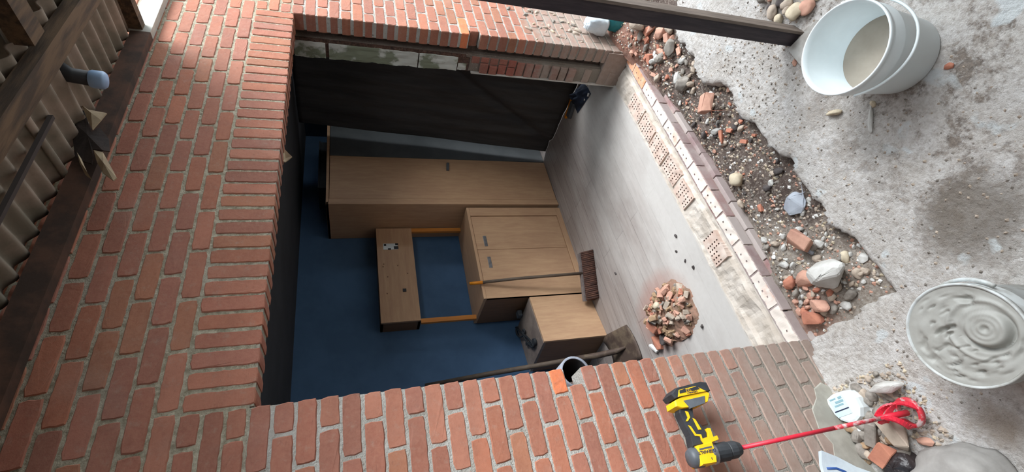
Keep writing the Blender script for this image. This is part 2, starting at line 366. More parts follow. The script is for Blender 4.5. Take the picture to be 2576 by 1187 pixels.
# ------------------------------------------------------------------ front wall (outer leaf)
wall = MB()
def row(z0, z1, x0, x1, phase, jambL=None, jambR=None, cols=None, **kw):
    """bricks of one course between x0 and x1"""
    n0 = math.floor((x0-phase)/L)-1; xs = [x0]
    for i in range(n0, n0+60):
        x = phase+i*L+U(-.05, .05)
        if x0+.35 < x < x1-.35: xs.append(x)
    xs.append(x1)
    for i in range(len(xs)-1):
        a = xs[i]+(J/2 if i > 0 else 0); b = xs[i+1]-(J/2 if i < len(xs)-2 else 0)
        c = None
        if cols: c = cols(i, len(xs)-1)
        near = (i == 0 and jambR) or (i == len(xs)-2 and jambL)
        brick(wall, a, b, z0+J/2+U(-.015, .015), z1-J/2+U(-.015, .015), 0, 1.55 if near else .6, 1, c or brick_col())
for k in range(-13, 36):                       # course k lies between z=-k-1 and z=-k
    zt, zb = -k, -k-1
    ph = -1.47 if k % 2 else 0.0
    if k >= 0:
        if k < 34:
            def cl(i, n, k=k): return brick_col(True) if (k == 15 and i == n-1) else None
            xe = -1.0 if k == 16 else 0.0
            row(zb, zt, XL, xe, ph, jambL=True, cols=cl)
            def cr(i, n, k=k): return brick_col(True) if (k == 15 and i == 0) else None
            xs = 34.65 if k == 16 else (34.0 if k < 17 else 34.2)
            row(zb, zt, xs, XR, 34+(2.9 if k % 2 else 1.47), jambR=True, cols=cr)
        else:
            row(zb, zt, XL, 0, ph, jambL=True); row(zb, zt, 34.2, XR, 34+(2.9 if k % 2 else 1.47), jambR=True)
# courses beside and above the soldier lintel
for c in range(-3, 0):
    zb = -.0+(c+3)*.93; zt = zb+.93; ph = -1.47 if c % 2 else 0
    row(zb, zt, XL, -.05, ph); row(zb, zt, 34.05, XR, 34+(1.47 if c % 2 else 0))
for c in range(0, 10):
    row(ZLT+c, ZLT+c+1, XL, XR, .1 if c % 2 == 0 else 1.5)
for m in range(34):
    brick(wall, m+J/2, m+1-J/2, Z0, ZLT-J/2, 0, 1.55, 1, brick_col(), jit=.02)
# mortar body
yb = 1.5; ym = .045
def slab(x0, x1, z0, z1): wall.box((x0, ym, z0), (x1, yb, z1), 0)
def rough_slab(x0, x1, z0, z1):
    slab(x0, x1, z0, z1)
slab(XL, -.06, -15.95, ZB*0-0.0); slab(XL, -1.06, -17.05, -15.95); slab(XL, -.06, ZB, -17.05)
slab(34.06, XR, -15.95, 0); slab(34.8, XR, -17.05, -15.95); slab(34.28, XR, ZB, -17.05)
slab(XL, XR, 0, ZT-.05); wall.box((.02, .07, Z0+.06), (33.98, yb, 0), 0)
struct(wall, 'wall_front', [M_mortar, M_brick], attr=True)
# mortar squeezed out of the cut soldier joints, hanging at the arris of the lintel
# ------------------------------------------------------------------ inner leaf, cavity, lintel soffit
inn = MB()
inn.box((XL, 2.35, -35), (-.1, 4.2, 3)); inn.box((-.1, 2.35, 1.7), (34.1, 4.2, 3))
inn.box((34.25, 2.3, -16.6), (46, 4.2, 3)); inn.box((34.5, 2.3, -35), (46, 4.2, -16.6))
struct(inn, 'wall_inner_leaf', [M_innb])
inn = MB(); inn.box((XL, 1.5, -35), (-1.2, 2.35, 3)); inn.box((35.0, 1.5, -35), (46, 2.3, 3)); inn.box((-1.2, 1.5, 1.6), (35.0, 2.35, 3))
struct(inn, 'wall_cavity', [simple('shaded_cavity_rubble', (92, 80, 72), (60, 52, 48), .95, 9, bump=.9, bscale=20, dist=.02)])  # rubble colour darkened to paint the shade inside the cavity
pe = MB(); pe.box((33.95, 4.18, -34), (34.3, 4.3, -16.8)); struct(pe, 'trim_plaster_edge', [M_label2])
# painted reveal of the inner leaf (flaking), with one vertical chase
rev = MB()
def flaky(x, y0, y1, z0, z1, ny=8, nzz=60):
    vs = []; fs = []
    for j in range(nzz+1):
        for i in range(ny+1):
            y = y0+(y1-y0)*i/ny; z = z0+(z1-z0)*j/nzz
            if i == ny: y += .12*nz(z, 3, 0, 1.1)+.05*nz(z, 9, 0, 4)
            if i == 0: y += .1*nz(z, 7, 0, 1.3)
            vs.append((x-.06*nz(y*2, z, 1, 1.4)-.03, y, z))
    for j in range(nzz):
        for i in range(ny): fs.append((j*(ny+1)+i, j*(ny+1)+i+1, (j+1)*(ny+1)+i+1, (j+1)*(ny+1)+i))
    n = len(vs)
    vs += [(34.6, v[1], v[2]) for v in vs]
    fs += [tuple(a+n for a in f) for f in fs[:nzz*ny]]
    for j in range(nzz):
        for i in (0, ny): a = j*(ny+1)+i; b = (j+1)*(ny+1)+i; fs.append((a, b, b+n, a+n))
    rev.add(vs, fs, 0)
flaky(34.02, 2.62, 4.2, -2.6, .1); flaky(34.04, 2.62, 4.2, -11.2, -2.9, nzz=80); flaky(34.0, 2.62, 4.15, -15.2, -11.3, nzz=40)
rev.box((34.1, 2.32, -16), (34.6, 2.6, .1), 1); rev.box((34.12, 2.6, -16.4), (34.6, 4.1, 0), 1)
flaky(34.1, 3.3, 4.05, -16.2, -15.3, nzz=10)
struct(rev, 'wall_painted_reveal', [M_flake, M_brick])
low = MB()
for k in range(17, 34):
    z1 = -k+.38; z0 = z1-1
    if k < 22:
        ys = [2.35, 3.2, 4.25] if k % 2 else [2.35, 3.0, 4.2]
    else: ys = [2.5+.5*abs(nz(k, 2)), 4.2]
    xo = 34.0+U(-.12, .2)
    for a, b in zip(ys[:-1], ys[1:]):
        col = random.choice([lin((150, 82, 72)), lin((136, 84, 74)), lin((112, 96, 86)), lin((148, 88, 76)), lin((132, 116, 102))]) if k < 30 else lin((140, 104, 94))
        n = 6; vs = []
        x = xo+U(-.08, .15)
        low.box((x, a+.06, z0+.12), (36, b-.04, z1-.04), 0, col, bev=.05)
low.box((34.2, 2.4, -34), (36, 4.12, -16.5), 1)
low.box((34.02, .2, -34.2), (36, 4.2, -31.6), 0, lin((140, 104, 96)))
struct(low, 'wall_cut_brick_jamb', [M_brick, M_innb], attr=True)
# ------------------------------------------------------------------ room shell
room = MB(); room.box((-9, 32.3, -35), (58, 33.3, 3)); struct(room, 'wall_back', [M_blue])
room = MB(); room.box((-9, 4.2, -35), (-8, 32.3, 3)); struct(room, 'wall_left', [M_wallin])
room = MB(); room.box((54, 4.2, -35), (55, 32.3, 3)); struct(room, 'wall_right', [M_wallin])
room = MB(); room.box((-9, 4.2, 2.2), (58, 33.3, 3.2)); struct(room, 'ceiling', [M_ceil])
sd = MB(); sd.box((-16.5, -48, -36), (-15.2, 0.4, 12)); struct(sd, 'wall_added_shade_left', [M_shadewall]); sd = MB(); sd.box((-16.5, -50, -36), (60, -48, 12)); struct(sd, 'wall_added_shade_opposite', [M_shadewall])  # unseen walls added to block sky light and shade the upper brickwork
gq = MB(); gq.box((-18, -50, -36), (70, -26.9, -34.35)); struct(gq, 'yard_behind', [M_ground])
gq = MB(); gq.box((46, -27, -36), (70, 2, -34.35)); struct(gq, 'yard_beside', [M_ground])
fl = MB(); fl.box((-9, 4.1, -34.8), (55, 32.3, -34)); struct(fl, 'floor', [M_floor])

# ------------------------------------------------------------------ threshold: cut outer leaf, hollow blocks, mortar bed
def cellgrid(mb, x0, x1, y0, y1, ztop, zbot, nx, ny, hole, mi_top=0, mi_hole=1, wob=0, depth=.35, seed=0):
    """slab top made of cells; cells for which hole(i,j) is true are sunk"""
    def zt(i, j): return ztop+wob*nz(x0+(x1-x0)*i/nx, y0+(y1-y0)*j/ny, seed, 1.7)
    dx = (x1-x0)/nx; dy = (y1-y0)/ny; vid = {}; vs = []; fs = []; mi = []
    def v(i, j, low):
        k = (i, j, low)
        if k not in vid:
            vid[k] = len(vs); ex = .06*nz(i, seed, 5, .9) if j in (0, ny) else 0
            vs.append((x0+dx*i, y0+dy*j+ex, zt(i, j)-(depth if low else 0)))
        return vid[k]
    H = [[bool(hole(i, j)) for j in range(ny)] for i in range(nx)]
    for i in range(nx):
        for j in range(ny):
            h = H[i][j]; fs.append((v(i, j, h), v(i+1, j, h), v(i+1, j+1, h), v(i, j+1, h))); mi.append(mi_hole if h else mi_top)
            if h:
                for (a, b, c, d, oi, oj) in ((i, j, i+1, j, i, j-1), (i+1, j, i+1, j+1, i+1, j), (i+1, j+1, i, j+1, i, j+1), (i, j+1, i, j, i-1, j)):
                    if 0 <= oi < nx and 0 <= oj < ny and H[oi][oj]: continue
                    fs.append((v(a, b, 0), v(c, d, 0), v(c, d, 1), v(a, b, 1))); mi.append(mi_hole)
    per = [(i, 0) for i in range(nx)]+[(nx, j) for j in range(ny)]+[(i, ny) for i in range(nx, 0, -1)]+[(0, j) for j in range(ny, 0, -1)]
    base = {p: len(vs)+k for k, p in enumerate(per)}
    for p in per: q = vs[v(p[0], p[1], False)]; base[p] = len(vs); vs.append((q[0], q[1], zbot))
    for k, p in enumerate(per): r_ = per[(k+1) % len(per)]; fs.append((v(p[0], p[1], False), v(r_[0], r_[1], False), base[r_], base[p])); mi.append(mi_top)
    o = len(mb.v); mb.add(vs, [], 0)
    for f, m in zip(fs, mi): mb.f.append([a+o for a in f]); mb.mi.append(m); mb.smooth.append(False)
foot = MB()
hs = []
x = -.05; n = 0
while x < 33.9:
    w = L-.12; n += 1
    hp = {(5, 3), (9, 4), (14, 3)} if n % 3 else {(7, 3), (12, 4)}
    if n in (1, 12): hp = {(6, 3)}
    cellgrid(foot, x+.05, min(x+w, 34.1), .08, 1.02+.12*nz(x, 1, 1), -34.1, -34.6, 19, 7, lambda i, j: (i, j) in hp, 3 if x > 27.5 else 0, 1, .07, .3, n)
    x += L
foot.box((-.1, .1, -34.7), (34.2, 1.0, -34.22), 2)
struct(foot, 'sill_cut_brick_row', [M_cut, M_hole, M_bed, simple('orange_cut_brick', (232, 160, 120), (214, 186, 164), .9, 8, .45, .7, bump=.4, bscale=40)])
fb = MB()
for k, (zt, zb, yy, ph) in enumerate(((-34.14, -35.1, .0, -.6), (-35.16, -36.1, -.3, .8), (-36.15, -37.0, -1.0, -.2))):
    x = ph-L
    while x < 36:
        a, b = max(x, -.2), min(x+L-.1, 36)
        if b-a > .4:
            c = random.choice([lin((150, 122, 120)), lin((140, 116, 116)), lin((160, 146, 144)), lin((146, 108, 106)), lin((176, 166, 162))])
            if k == 2: c = lin((130, 108, 92))
            fb.box((a, yy+U(-.04, .04), zb+.04), (b, 1.2, zt-.02), 0, c, bev=.05)
        x += L
fb.box((-.2, .1, -37.2), (36, 1.4, -34.25), 1)
tf = NT('dusty_footing_brick', .9); tf.color(tf.mix(tf.ramp(tf.noise(9, 6, .7), .35, .65, 0, .7), tf.attr(), lin((176, 166, 162)))); tf.bump(tf.noise(40, 6), .4, .003)
struct(fb, 'footing_brick_courses', [tf.m, M_bed], attr=True)
# bed of the removed inner leaf
bed = MB(); nx, ny = 170, 16; vs = []; fs = []
for j in range(ny+1):
    for i in range(nx+1):
        X = -.2+34.6*i/nx; Y = 1.0+3.2*j/ny
        if j == ny: Y = 4.15+.18*nz(X, 5, 0, .7)
        h = -34.18+.16*nz(X, Y, 0, .5)+.09*nz(X, Y, 3, 2.2)
        if 1.0 < Y < 1.9: h -= .25
        if X < 4.5 and Y < 3.6: h -= .3*min(1, (4.5-X))
        vs.append((X, Y, h))
for j in range(ny):
    for i in range(nx): fs.append((j*(nx+1)+i, j*(nx+1)+i+1, (j+1)*(nx+1)+i+1, (j+1)*(nx+1)+i))
bed.add(vs, fs, 0); bed.box((-.2, 1.0, -35), (34.4, 4.15, -34.75))
struct(bed, 'sill_mortar_bed', [M_bed])
hb = MB()
def hollow(x0, x1, y0, y1, sd):
    nx_ = int((x1-x0)/.13); ny_ = int((y1-y0)/.15)
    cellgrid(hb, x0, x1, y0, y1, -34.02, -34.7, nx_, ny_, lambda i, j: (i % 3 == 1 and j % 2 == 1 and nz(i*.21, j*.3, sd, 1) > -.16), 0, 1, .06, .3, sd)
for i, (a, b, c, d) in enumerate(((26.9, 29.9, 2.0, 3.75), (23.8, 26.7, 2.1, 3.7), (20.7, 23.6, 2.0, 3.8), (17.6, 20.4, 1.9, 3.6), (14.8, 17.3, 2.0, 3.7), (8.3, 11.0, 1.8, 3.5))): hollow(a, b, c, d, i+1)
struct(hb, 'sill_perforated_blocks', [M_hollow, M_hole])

# ------------------------------------------------------------------ yard slab and trench
EDGE = [(-1.4, .0), (-.9, -.6), (-.35, -1.6), (-.3, -3.6), (-.2, -5.3), (-.1, -7.1), (1.2, -7.2), (3.8, -7.1), (5.2, -6.4), (6.4, -6.8), (8.6, -6.4), (10.8, -6.9), (12.6, -6.3), (14.6, -6.5), (17.2, -5.7), (18.6, -6.3), (20.3, -6.2), (22.2, -4.9), (23.4, -4.8), (25.6, -5.5), (28.2, -5.3), (31, -5.9), (35, -6.2), (47, -6.6)]
def edge_y(x):
    if x < -1.4: return 9
    best = None
    pts = EDGE[5:] if x > -.1 else None
    if pts is None:
        # the steep left side
        return -7.1 if x > -.15 else (-5.3 if x > -.25 else (-3.6 if x > -.33 else (0 if x < -.9 else -.6-(x+.9)/.55*1.0)))
    for (a, b), (c, d) in zip(pts[:-1], pts[1:]):
        if a <= x <= c: return b+(d-b)*(x-a)/(c-a)
    return -6.6
def slab_in(x, y):
    "signed: >0 on the slab"
    j = .28*nz(x, y, 0, .9)+.14*nz(x, y, 4, 2.6)
    left = -.25-x+.25*nz(y, 2, 0, .8) if y < -.4 else -.6-x-1.2*(y+.4)
    e = edge_y(max(x, 0))-y
    return max(left, e)+j
def ground_h(x, y):
    h = -34.3+.10*nz(x, y, 0, .22)+.05*nz(x, y, 2, .8)+.02*nz(x, y, 5, 2.5)
    # low raised lip of an older pour
    s = (y+12.0)+.28*(x-3)
    if x > -3: h -= .16/(1+math.exp(max(-30, min(30, -s*6))))*0
    h += .5*math.exp(-(((x+7)/2.4)**2+((y+.6)/1.8)**2))
    h += .35*math.exp(-(((x-20)/2.5)**2+((y+13.3)/1.6)**2))
    if y > -1.2 and x < -1: h += .12*(y+1.2)
    return h
xs = [-18+.5*i for i in range(33)]; x = -1.9
while x < 30: xs.append(x); x += .22
while x < 47: xs.append(x); x += .5
ys = []; y = -27
while y < -15: ys.append(y); y += .4
while y < -8: ys.append(y); y += .26
while y < .3: ys.append(y); y += .2
ys.append(.4)
def smooth(v, a, b):
    t = max(0, min(1, (v-a)/(b-a))); return t*t*(3-2*t)
gm = MB(); vs = []; fs = []; nxx = len(xs)
for y in ys:
    for x in xs:
        s = slab_in(x, y); h = ground_h(x, y)
        if s < 0: h -= 2.6*smooth(-s, 0, .32)
        elif s < .5: h -= .12*(1-s/.5)
        vs.append((x, y, h))
for j in range(len(ys)-1):
    for i in range(nxx-1): fs.append((j*nxx+i, j*nxx+i+1, (j+1)*nxx+i+1, (j+1)*nxx+i))
gm.add(vs, fs, 0, smooth=True); struct(gm, 'yard_slab', [M_ground])
def soil_h(x, y):
    h = -35.35+.22*nz(x, y, 0, .45)+.12*nz(x, y, 3, 1.4)+.05*nz(x, y, 8, 4)
    h += .75*math.exp(-(((x-4)/3.2)**2+((y+1.5)/1.8)**2))
    h += .65*math.exp(-(((x-2.2)/2.4)**2+((y+4.6)/1.9)**2))
    h += .9*smooth(x, 24, 31)+smooth(x, 31.5, 35.5)*(1.2*smooth(y, -5.5, -.5)+.5)
    h -= .5*smooth(y, -1.4, -.4)*smooth(x, 30, 20)*smooth(x, 4, 9)
    return h
so = MB(); vs = []; fs = []; nx, ny = 240, 46
for j in range(ny+1):
    for i in range(nx+1):
        X = -1.6+48*i/nx; Y = -7.9+8.3*j/ny; vs.append((X, Y, soil_h(X, Y)))
for j in range(ny):
    for i in range(nx): fs.append((j*(nx+1)+i, j*(nx+1)+i+1, (j+1)*(nx+1)+i+1, (j+1)*(nx+1)+i))
so.add(vs, fs, 0, smooth=True); struct(so, 'trench_soil', [M_soil])
def surf(x, y):
    if y > 4.1: return -34.0
    return max(soil_h(x, y) if slab_in(x, y) < .1 else -99, ground_h(x, y)-(2.6*smooth(-slab_in(x, y), 0, .32) if slab_in(x, y) < 0 else 0))

# ------------------------------------------------------------------ stones
protos = {}
RN = {'grey': 'grey', 'light': 'pale grey', 'cream': 'cream', 'orange': 'orange', 'salmon': 'salmon', 'dark': 'dark', 'tan': 'tan', 'bluegrey': 'blue grey', 'white': 'white', 'beige': 'beige'}
def proto(matname, kind, i):
    key = (matname, kind, i)
    if key in protos: return protos[key]
    rnd = random.Random(hash((kind, i)) if False else i*17+len(kind)*5)
    bm = bmesh.new()
    if kind == 'pebble':
        bmesh.ops.create_icosphere(bm, subdivisions=3, radius=.5)
        sx, sy, sz = rnd.uniform(.75, 1.1), rnd.uniform(.6, .9), rnd.uniform(.45, .7); o = rnd.uniform(0, 50)
        for v in bm.verts:
            k = 1+.3*noise.noise(v.co*2.2+Vector((o, 0, 0))); v.co = Vector((v.co.x*sx*k, v.co.y*sy*k, v.co.z*sz*k))
    else:
        box = kind == 'brickbit'
        sx, sy, sz = (1, rnd.uniform(.5, .8), rnd.uniform(.35, .6)) if box else (rnd.uniform(.8, 1.1), rnd.uniform(.6, 1), rnd.uniform(.4, .75))
        pts = []
        for k in range(26 if not box else 18):
            v = Vector((rnd.gauss(0, 1), rnd.gauss(0, 1), rnd.gauss(0, 1)))
            if box:
                v = Vector((max(-1, min(1, v.x*1.5)), max(-1, min(1, v.y*1.5)), max(-1, min(1, v.z*1.6))))*.5
            else: v = v.normalized()*rnd.uniform(.42, .55)
            pts.append(bm.verts.new((v.x*sx, v.y*sy, v.z*sz)))
        r = bmesh.ops.convex_hull(bm, input=pts)
        bmesh.ops.delete(bm, geom=[g for g in r['geom_interior'] if isinstance(g, bmesh.types.BMVert)], context='VERTS')
        bmesh.ops.bevel(bm, geom=bm.edges[:], offset=.03, segments=1, affect='EDGES')
    for v in bm.verts: v.co *= S
    me = bpy.data.meshes.new(kind); bm.to_mesh(me); bm.free(); me.materials.append(RM[matname])
    if kind == 'pebble':
        for p in me.polygons: p.use_smooth = True
    protos[key] = me; return me
zmin_cache = {}
def stone(name, mat, kind, x, y, size, label, cat, group=None, z=None, flat=1, sink=.22, rot=None, squash=None, tilt=.25):
    me = proto(mat, kind, random.randrange(7)); o = bpy.data.objects.new(name, me); C.objects.link(o)
    sz = size*flat; r = rot if rot is not None else U(0, 6.28)
    o.scale = (size*(squash[0] if squash else 1), size*(squash[1] if squash else 1), sz); o.rotation_euler = (U(-tilt, tilt), U(-tilt, tilt), r)
    if me.name not in zmin_cache: zmin_cache[me.name] = -min(v.co.z for v in me.vertices)/S
    zz = (surf(x, y) if z is None else z)+zmin_cache[me.name]*sz*(1-sink*1.4)
    o.location = W(x, y, zz); tag(o, label, cat, group); return o
# named stones of the trench
stone('stone', 'cream', 'pebble', 13.44, -1.9, 1.6, 'cream oval stone lying in dark soil close to the brick footing', 'stone', flat=.9, rot=.3, sink=.1)
stone('stone', 'bluegrey', 'rock', 8.37, -4.8, 2.3, 'big pale blue grey stone in the middle of the dark trench soil', 'stone', flat=.8, rot=2.2)
stone('concrete_chunk', 'light', 'rock', 2.4, -4.75, 2.7, 'big pale concrete chunk leaning at the left end of the trench', 'concrete', flat=1.2, sink=.05)
stone('brick_fragment', 'salmon', 'rock', 1.35, -2.5, 1.6, 'largest faded brick fragment at the left end of the trench', 'brick', z=-34.75, rot=.6)
stone('brick_fragment', 'orange', 'brickbit', 1.0, -1.3, 1.3, 'orange brick fragment between the largest fragment and the cut wall', 'brick', rot=1.1)
stone('brick_fragment', 'salmon', 'rock', 3.2, -2.7, 1.7, 'salmon brick fragment with a pointed corner near the pale concrete chunk', 'brick', rot=2.0)
stone('brick_fragment', 'orange', 'rock', 3.7, -1.5, 1.1, 'small orange brick fragment nearest the brick footing, left half', 'brick')
stone('brick_fragment', 'salmon', 'brickbit', 5.5, -4.2, 1.5, 'salmon brick fragment in the grey grit beside the pale blue speck', 'brick', rot=.4)
stone('brick_fragment', 'salmon', 'brickbit', 20.03, -4.42, 1.6, 'flat salmon brick fragment against the concrete edge in dark soil', 'brick', rot=2.5, z=-35.0)
stone('brick_fragment', 'orange', 'brickbit', 17.4, -2.8, 1.25, 'thin orange brick sliver lying alone in the dark soil', 'brick', squash=(1.2, .5), rot=2.6)
stone('stone', 'cream', 'pebble', 3.1, -5.7, .85, 'small cream oval stone just in front of the pale concrete chunk', 'stone')
stone('stone', 'white', 'rock', 6.06, -1.3, .5, 'small bright white stone close to the footing in grey grit', 'stone')
stone('plastic_scrap', 'bluegrey', 'rock', 4.75, -3.8, .55, 'small blue white scrap among the grey grit', 'scrap')
for x, y, s, m, lb in ((28.8, -4.2, 2.1, 'grey', 'round grey stone beside the foot of the rubble heap'), (25, -2.8, 2.0, 'grey', 'broad grey stone in the rubble right of the dark soil'),
                       (34, -3.6, 2.7, 'beige', 'large beige rubble lump next to the concrete edge and post'), (37.0, -4.0, 2.4, 'grey', 'large grey rubble lump under the post'),
                       (33.0, -4.6, 1.9, 'dark', 'dark stone between the large rubble lumps'), (31.0, -4.4, 1.8, 'salmon', 'reddish lump at the concrete edge beside the large beige lump')):
    stone('stone', m, 'rock', x, y, s*.88, lb, 'stone')
for x, y in ((28.9, -4.3), (21.3, -4.5), (29.9, -2.4), (30.3, -2.5)):
    stone('pebble', 'white', 'pebble', x, y, .62, 'small bright white pebble on the rubble of the trench', 'pebble', 'bright white pebbles in the trench', sink=0, z=surf(x, y)+.15)
def scatter(n, xr, yr, sizes, mats, kind, name, label, cat, group, cond=None, zf=None, sink=.22, pw=2.0):
    k = 0; guard = 0
    while k < n and guard < n*20:
        guard += 1
        x = U(*xr); y = U(*yr)
        if cond and not cond(x, y): continue
        s = sizes[0]+(sizes[1]-sizes[0])*random.random()**pw
        mm = random.choice(mats); big = 'larger' if s > sizes[0]+.45*(sizes[1]-sizes[0]) else 'tiny'
        stone(name, mm, kind, x, y, s, label.format(c=big+' '+RN[mm]), cat, group, z=zf(x, y) if zf else None, sink=sink); k += 1
intr = lambda x, y: slab_in(x, y) < -.35
scatter(62, (8, 27), (-6.2, -.9), (.35, 1.0), ['grey', 'beige', 'beige', 'light', 'dark', 'dark'], 'rock', 'stone', '{c} stone in the dark trench soil', 'stone', 'small stones in the dark soil', intr)
scatter(14, (9, 28), (-6, -1.2), (.3, .75), ['salmon', 'orange'], 'brickbit', 'brick_fragment', '{c} brick chip in the dark trench soil', 'brick', 'brick chips in the dark soil', intr)
scatter(90, (.3, 8), (-6.8, -.9), (.3, .95), ['grey', 'light', 'beige', 'beige', 'light'], 'rock', 'stone', '{c} stone in the sandy grit at the left trench end', 'stone', 'small stones at the sandy trench end', intr)
scatter(20, (.2, 4), (-3.8, -.4), (.3, .8), ['orange', 'salmon', 'salmon'], 'rock', 'brick_fragment', '{c} brick chip heaped at the left trench end', 'brick', 'brick chips at the left trench end', intr)
scatter(34, (27, 34.5), (-5.2, -.6), (.45, 1.1), ['orange', 'salmon', 'salmon'], 'brickbit', 'brick_fragment', '{c} brick chip in the reddish rubble near the right jamb', 'brick', 'brick chips near the right jamb', intr)
scatter(34, (26, 39), (-5.6, -1.0), (.5, 1.5), ['grey', 'beige', 'grey', 'light'], 'rock', 'stone', '{c} stone in the rubble heap near the right jamb', 'stone', 'stones of the right rubble heap', intr)
# heap by the left wall
for x, y, s, m, kd, sq, lb, nm, ct in (
        (-6.9, -2.9, 1.8, 'beige', 'brickbit', (1.1, .8), 'pale squared block in front of the stone heap by the wall', 'stone_block', 'stone'),
        (-6.6, -1.5, 1.5, 'grey', 'brickbit', (1, .8), 'grey squared block in the middle of the heap by the wall', 'stone_block', 'stone'),
        (-7.7, -1.5, 1.5, 'orange', 'brickbit', (.9, .9), 'dirty orange half brick beside the black bag', 'half_brick', 'brick'),
        (-4.7, -3.9, 1.6, 'light', 'rock', (1.2, .7), 'pale pointed stone just right of the red paddle head', 'stone', 'stone'),
        (-7.7, -3.7, 1.0, 'salmon', 'rock', (1.2, .6), 'pinkish flat stone beside the grey sack', 'stone', 'stone'),
        (-6.0, -1.0, 1.2, 'grey', 'rock', (1, .9), 'round grey stone right beside the bottle neck', 'stone', 'stone')):
    stone(nm, m, kd, x, y, s, lb, ct, squash=sq, sink=.1)
scatter(28, (-8.2, -5.6), (-2.6, .0), (.6, 1.15), ['grey', 'grey', 'beige', 'tan'], 'rock', 'stone', '{c} stone of the heap between bottle and bags', 'stone', 'stones heaped by the left wall', pw=1)
scatter(26, (-5.9, -3.6), (-3.8, -1.6), (.4, .9), ['grey', 'beige', 'grey'], 'pebble', 'cobble', '{c} rounded cobble in front of the bottle', 'stone', 'cobbles in front of the bottle', pw=1.3)
# gravel by the post foot
scatter(38, (17.6, 22.5), (-15.2, -12.6), (.5, 1.45), ['beige', 'grey', 'cream', 'salmon', 'dark'], 'pebble', 'cobble', '{c} rounded stone in the gravel patch behind the post foot', 'stone', 'gravel behind the post foot', pw=1.4, sink=.05)
stone('stone', 'cream', 'pebble', 10.6, -11.2, .8, 'cream oval stone lying alone on the concrete by the bucket', 'stone', squash=(1.3, .6), rot=.9)
stone('wood_splinter', 'light', 'rock', 8.6, -12.4, 1.2, 'pale flat splinter on the concrete near the bucket', 'scrap', squash=(1.8, .35), rot=-.6, flat=.5)
stone('stone', 'orange', 'rock', 7.7, -16.6, .5, 'small orange stone on the concrete left of the bucket', 'stone')
stone('stone', 'salmon', 'rock', 15.7, -11.4, .55, 'small salmon stone beside the pale paver at the post foot', 'stone')
stone('stone', 'cream', 'pebble', 9.2, -13.0, .45, 'tiny cream stone touching the bucket base', 'stone')
# fine grit: one uncountable mass
gr = MB()
def grain(x, y, r, mi):
    if y > -.12 or math.hypot(x-10.2, y+15.5) < 2.5 or math.hypot(x+4.4, y+10.95) < 2.5 or (-6.2 < x < -3.9 and y > -2): return
    z = surf(x, y); a = U(0, 6.28); c, s_ = math.cos(a), math.sin(a); k = U(.6, 1)
    vs = [(x+r*c, y+r*s_, z), (x-r*s_*k, y+r*c*k, z), (x-r*c, y-r*s_, z), (x+r*s_*k, y-r*c*k, z), (x+U(-.3, .3)*r, y+U(-.3, .3)*r, z+r*U(.7, 1.2))]
    gr.add(vs, [(0, 1, 4), (1, 2, 4), (2, 3, 4), (3, 0, 4)], mi)
k = 0
while k < 2600:
    x = U(-.2, 38); y = U(-6.9, -.4)
    if slab_in(x, y) < -.3:
        grain(x, y, U(.05, .19), random.choice([0, 0, 1, 2, 3, 3, 4] if 4 < x < 27 else [0, 1, 2, 4, 4, 3])); k += 1
for _ in range(900):
    x = U(-7, 24); y = U(-17, -4)
    if slab_in(x, y) > .2: grain(x, y, U(.04, .12), random.choice([0, 3, 0, 3]))
for _ in range(500):
    grain(U(-8, -3.5), U(-5, .1), U(.06, .2), random.choice([0, 3, 3, 2]))
for _ in range(200): grain(U(14, 22), U(-14.5, -7), U(.05, .14), random.choice([0, 3, 0, 3]))
g = gr.build('loose_grit', [RM['grey'], RM['white'], RM['cream'], RM['beige'], RM['salmon'], RM['dark']]); tag(g, 'fine loose grit strewn over trench soil and concrete yard', 'gravel', kind='stuff')

# sweepings on the room floor
mound = MB(); vs = []; fs = []; n = 26
for j in range(n+1):
    for i in range(n+1):
        u = -1+2*i/n; v = -1+2*j/n; X = 8.0+2.9*u+.4*v; Y = 11.2+3.8*v; r = math.hypot(u, v)*(1+.2*nz(X, Y, 0, .6))
        vs.append((X, Y, -34.02+1.0*max(0, 1-r*r)**1.2+.12*abs(nz(X, Y, 2, 2))*(r < 1)))
for j in range(n):
    for i in range(n): fs.append((j*(n+1)+i, j*(n+1)+i+1, (j+1)*(n+1)+i+1, (j+1)*(n+1)+i))
mound.add(vs, fs); pm = mound.build('swept_dirt_pile', [simple('brown_sweepings', (126, 104, 88), (158, 122, 104), .95, 14, bump=.9, bscale=50)], origin=(8, 11.2, -34)); tag(pm, 'low pile of brown dust and brick crumbs swept together on the room floor', 'dirt pile')
def pile_z(x, y):
    v = (y-11.2)/3.9; u = (x-8.0-.4*v)/2.9; return -34.02+1.0*max(0, 1-(u*u+v*v))**1.2
for i in range(150):
    a = U(0, 6.28); r = math.sqrt(random.random())*.9; v = r*math.sin(a); u = r*math.cos(a); x = 8+2.9*u+.4*v; y = 11.2+3.8*v
    m = random.choice(['orange', 'salmon', 'tan', 'beige', 'tan', 'tan', 'grey', 'salmon'] if y > 11 or random.random() < .5 else ['tan', 'beige', 'tan', 'salmon'])
    stone('brick_fragment' if m in ('orange', 'salmon') else 'mortar_chip', m, 'brickbit', x, y, U(.3, .85), RN[m]+' brick crumb on the swept pile' if m in ('orange', 'salmon') else RN[m]+' mortar or stone chip on the swept pile', 'brick' if m in ('orange', 'salmon') else 'stone',
          'brick crumbs on the swept pile' if m in ('orange', 'salmon') else 'mortar chips on the swept pile', z=pile_z(x, y), tilt=.7, sink=.1)
stone('brick_fragment', 'orange', 'brickbit', 7.6, 13.2, 1.6, 'biggest orange red brick piece on top of the swept pile', 'brick', z=-33.4, rot=.5)
stone('brick_fragment', 'orange', 'brickbit', 6.4, 14.6, 1.3, 'bright orange brick piece at the far left edge of the pile', 'brick', z=-33.8)
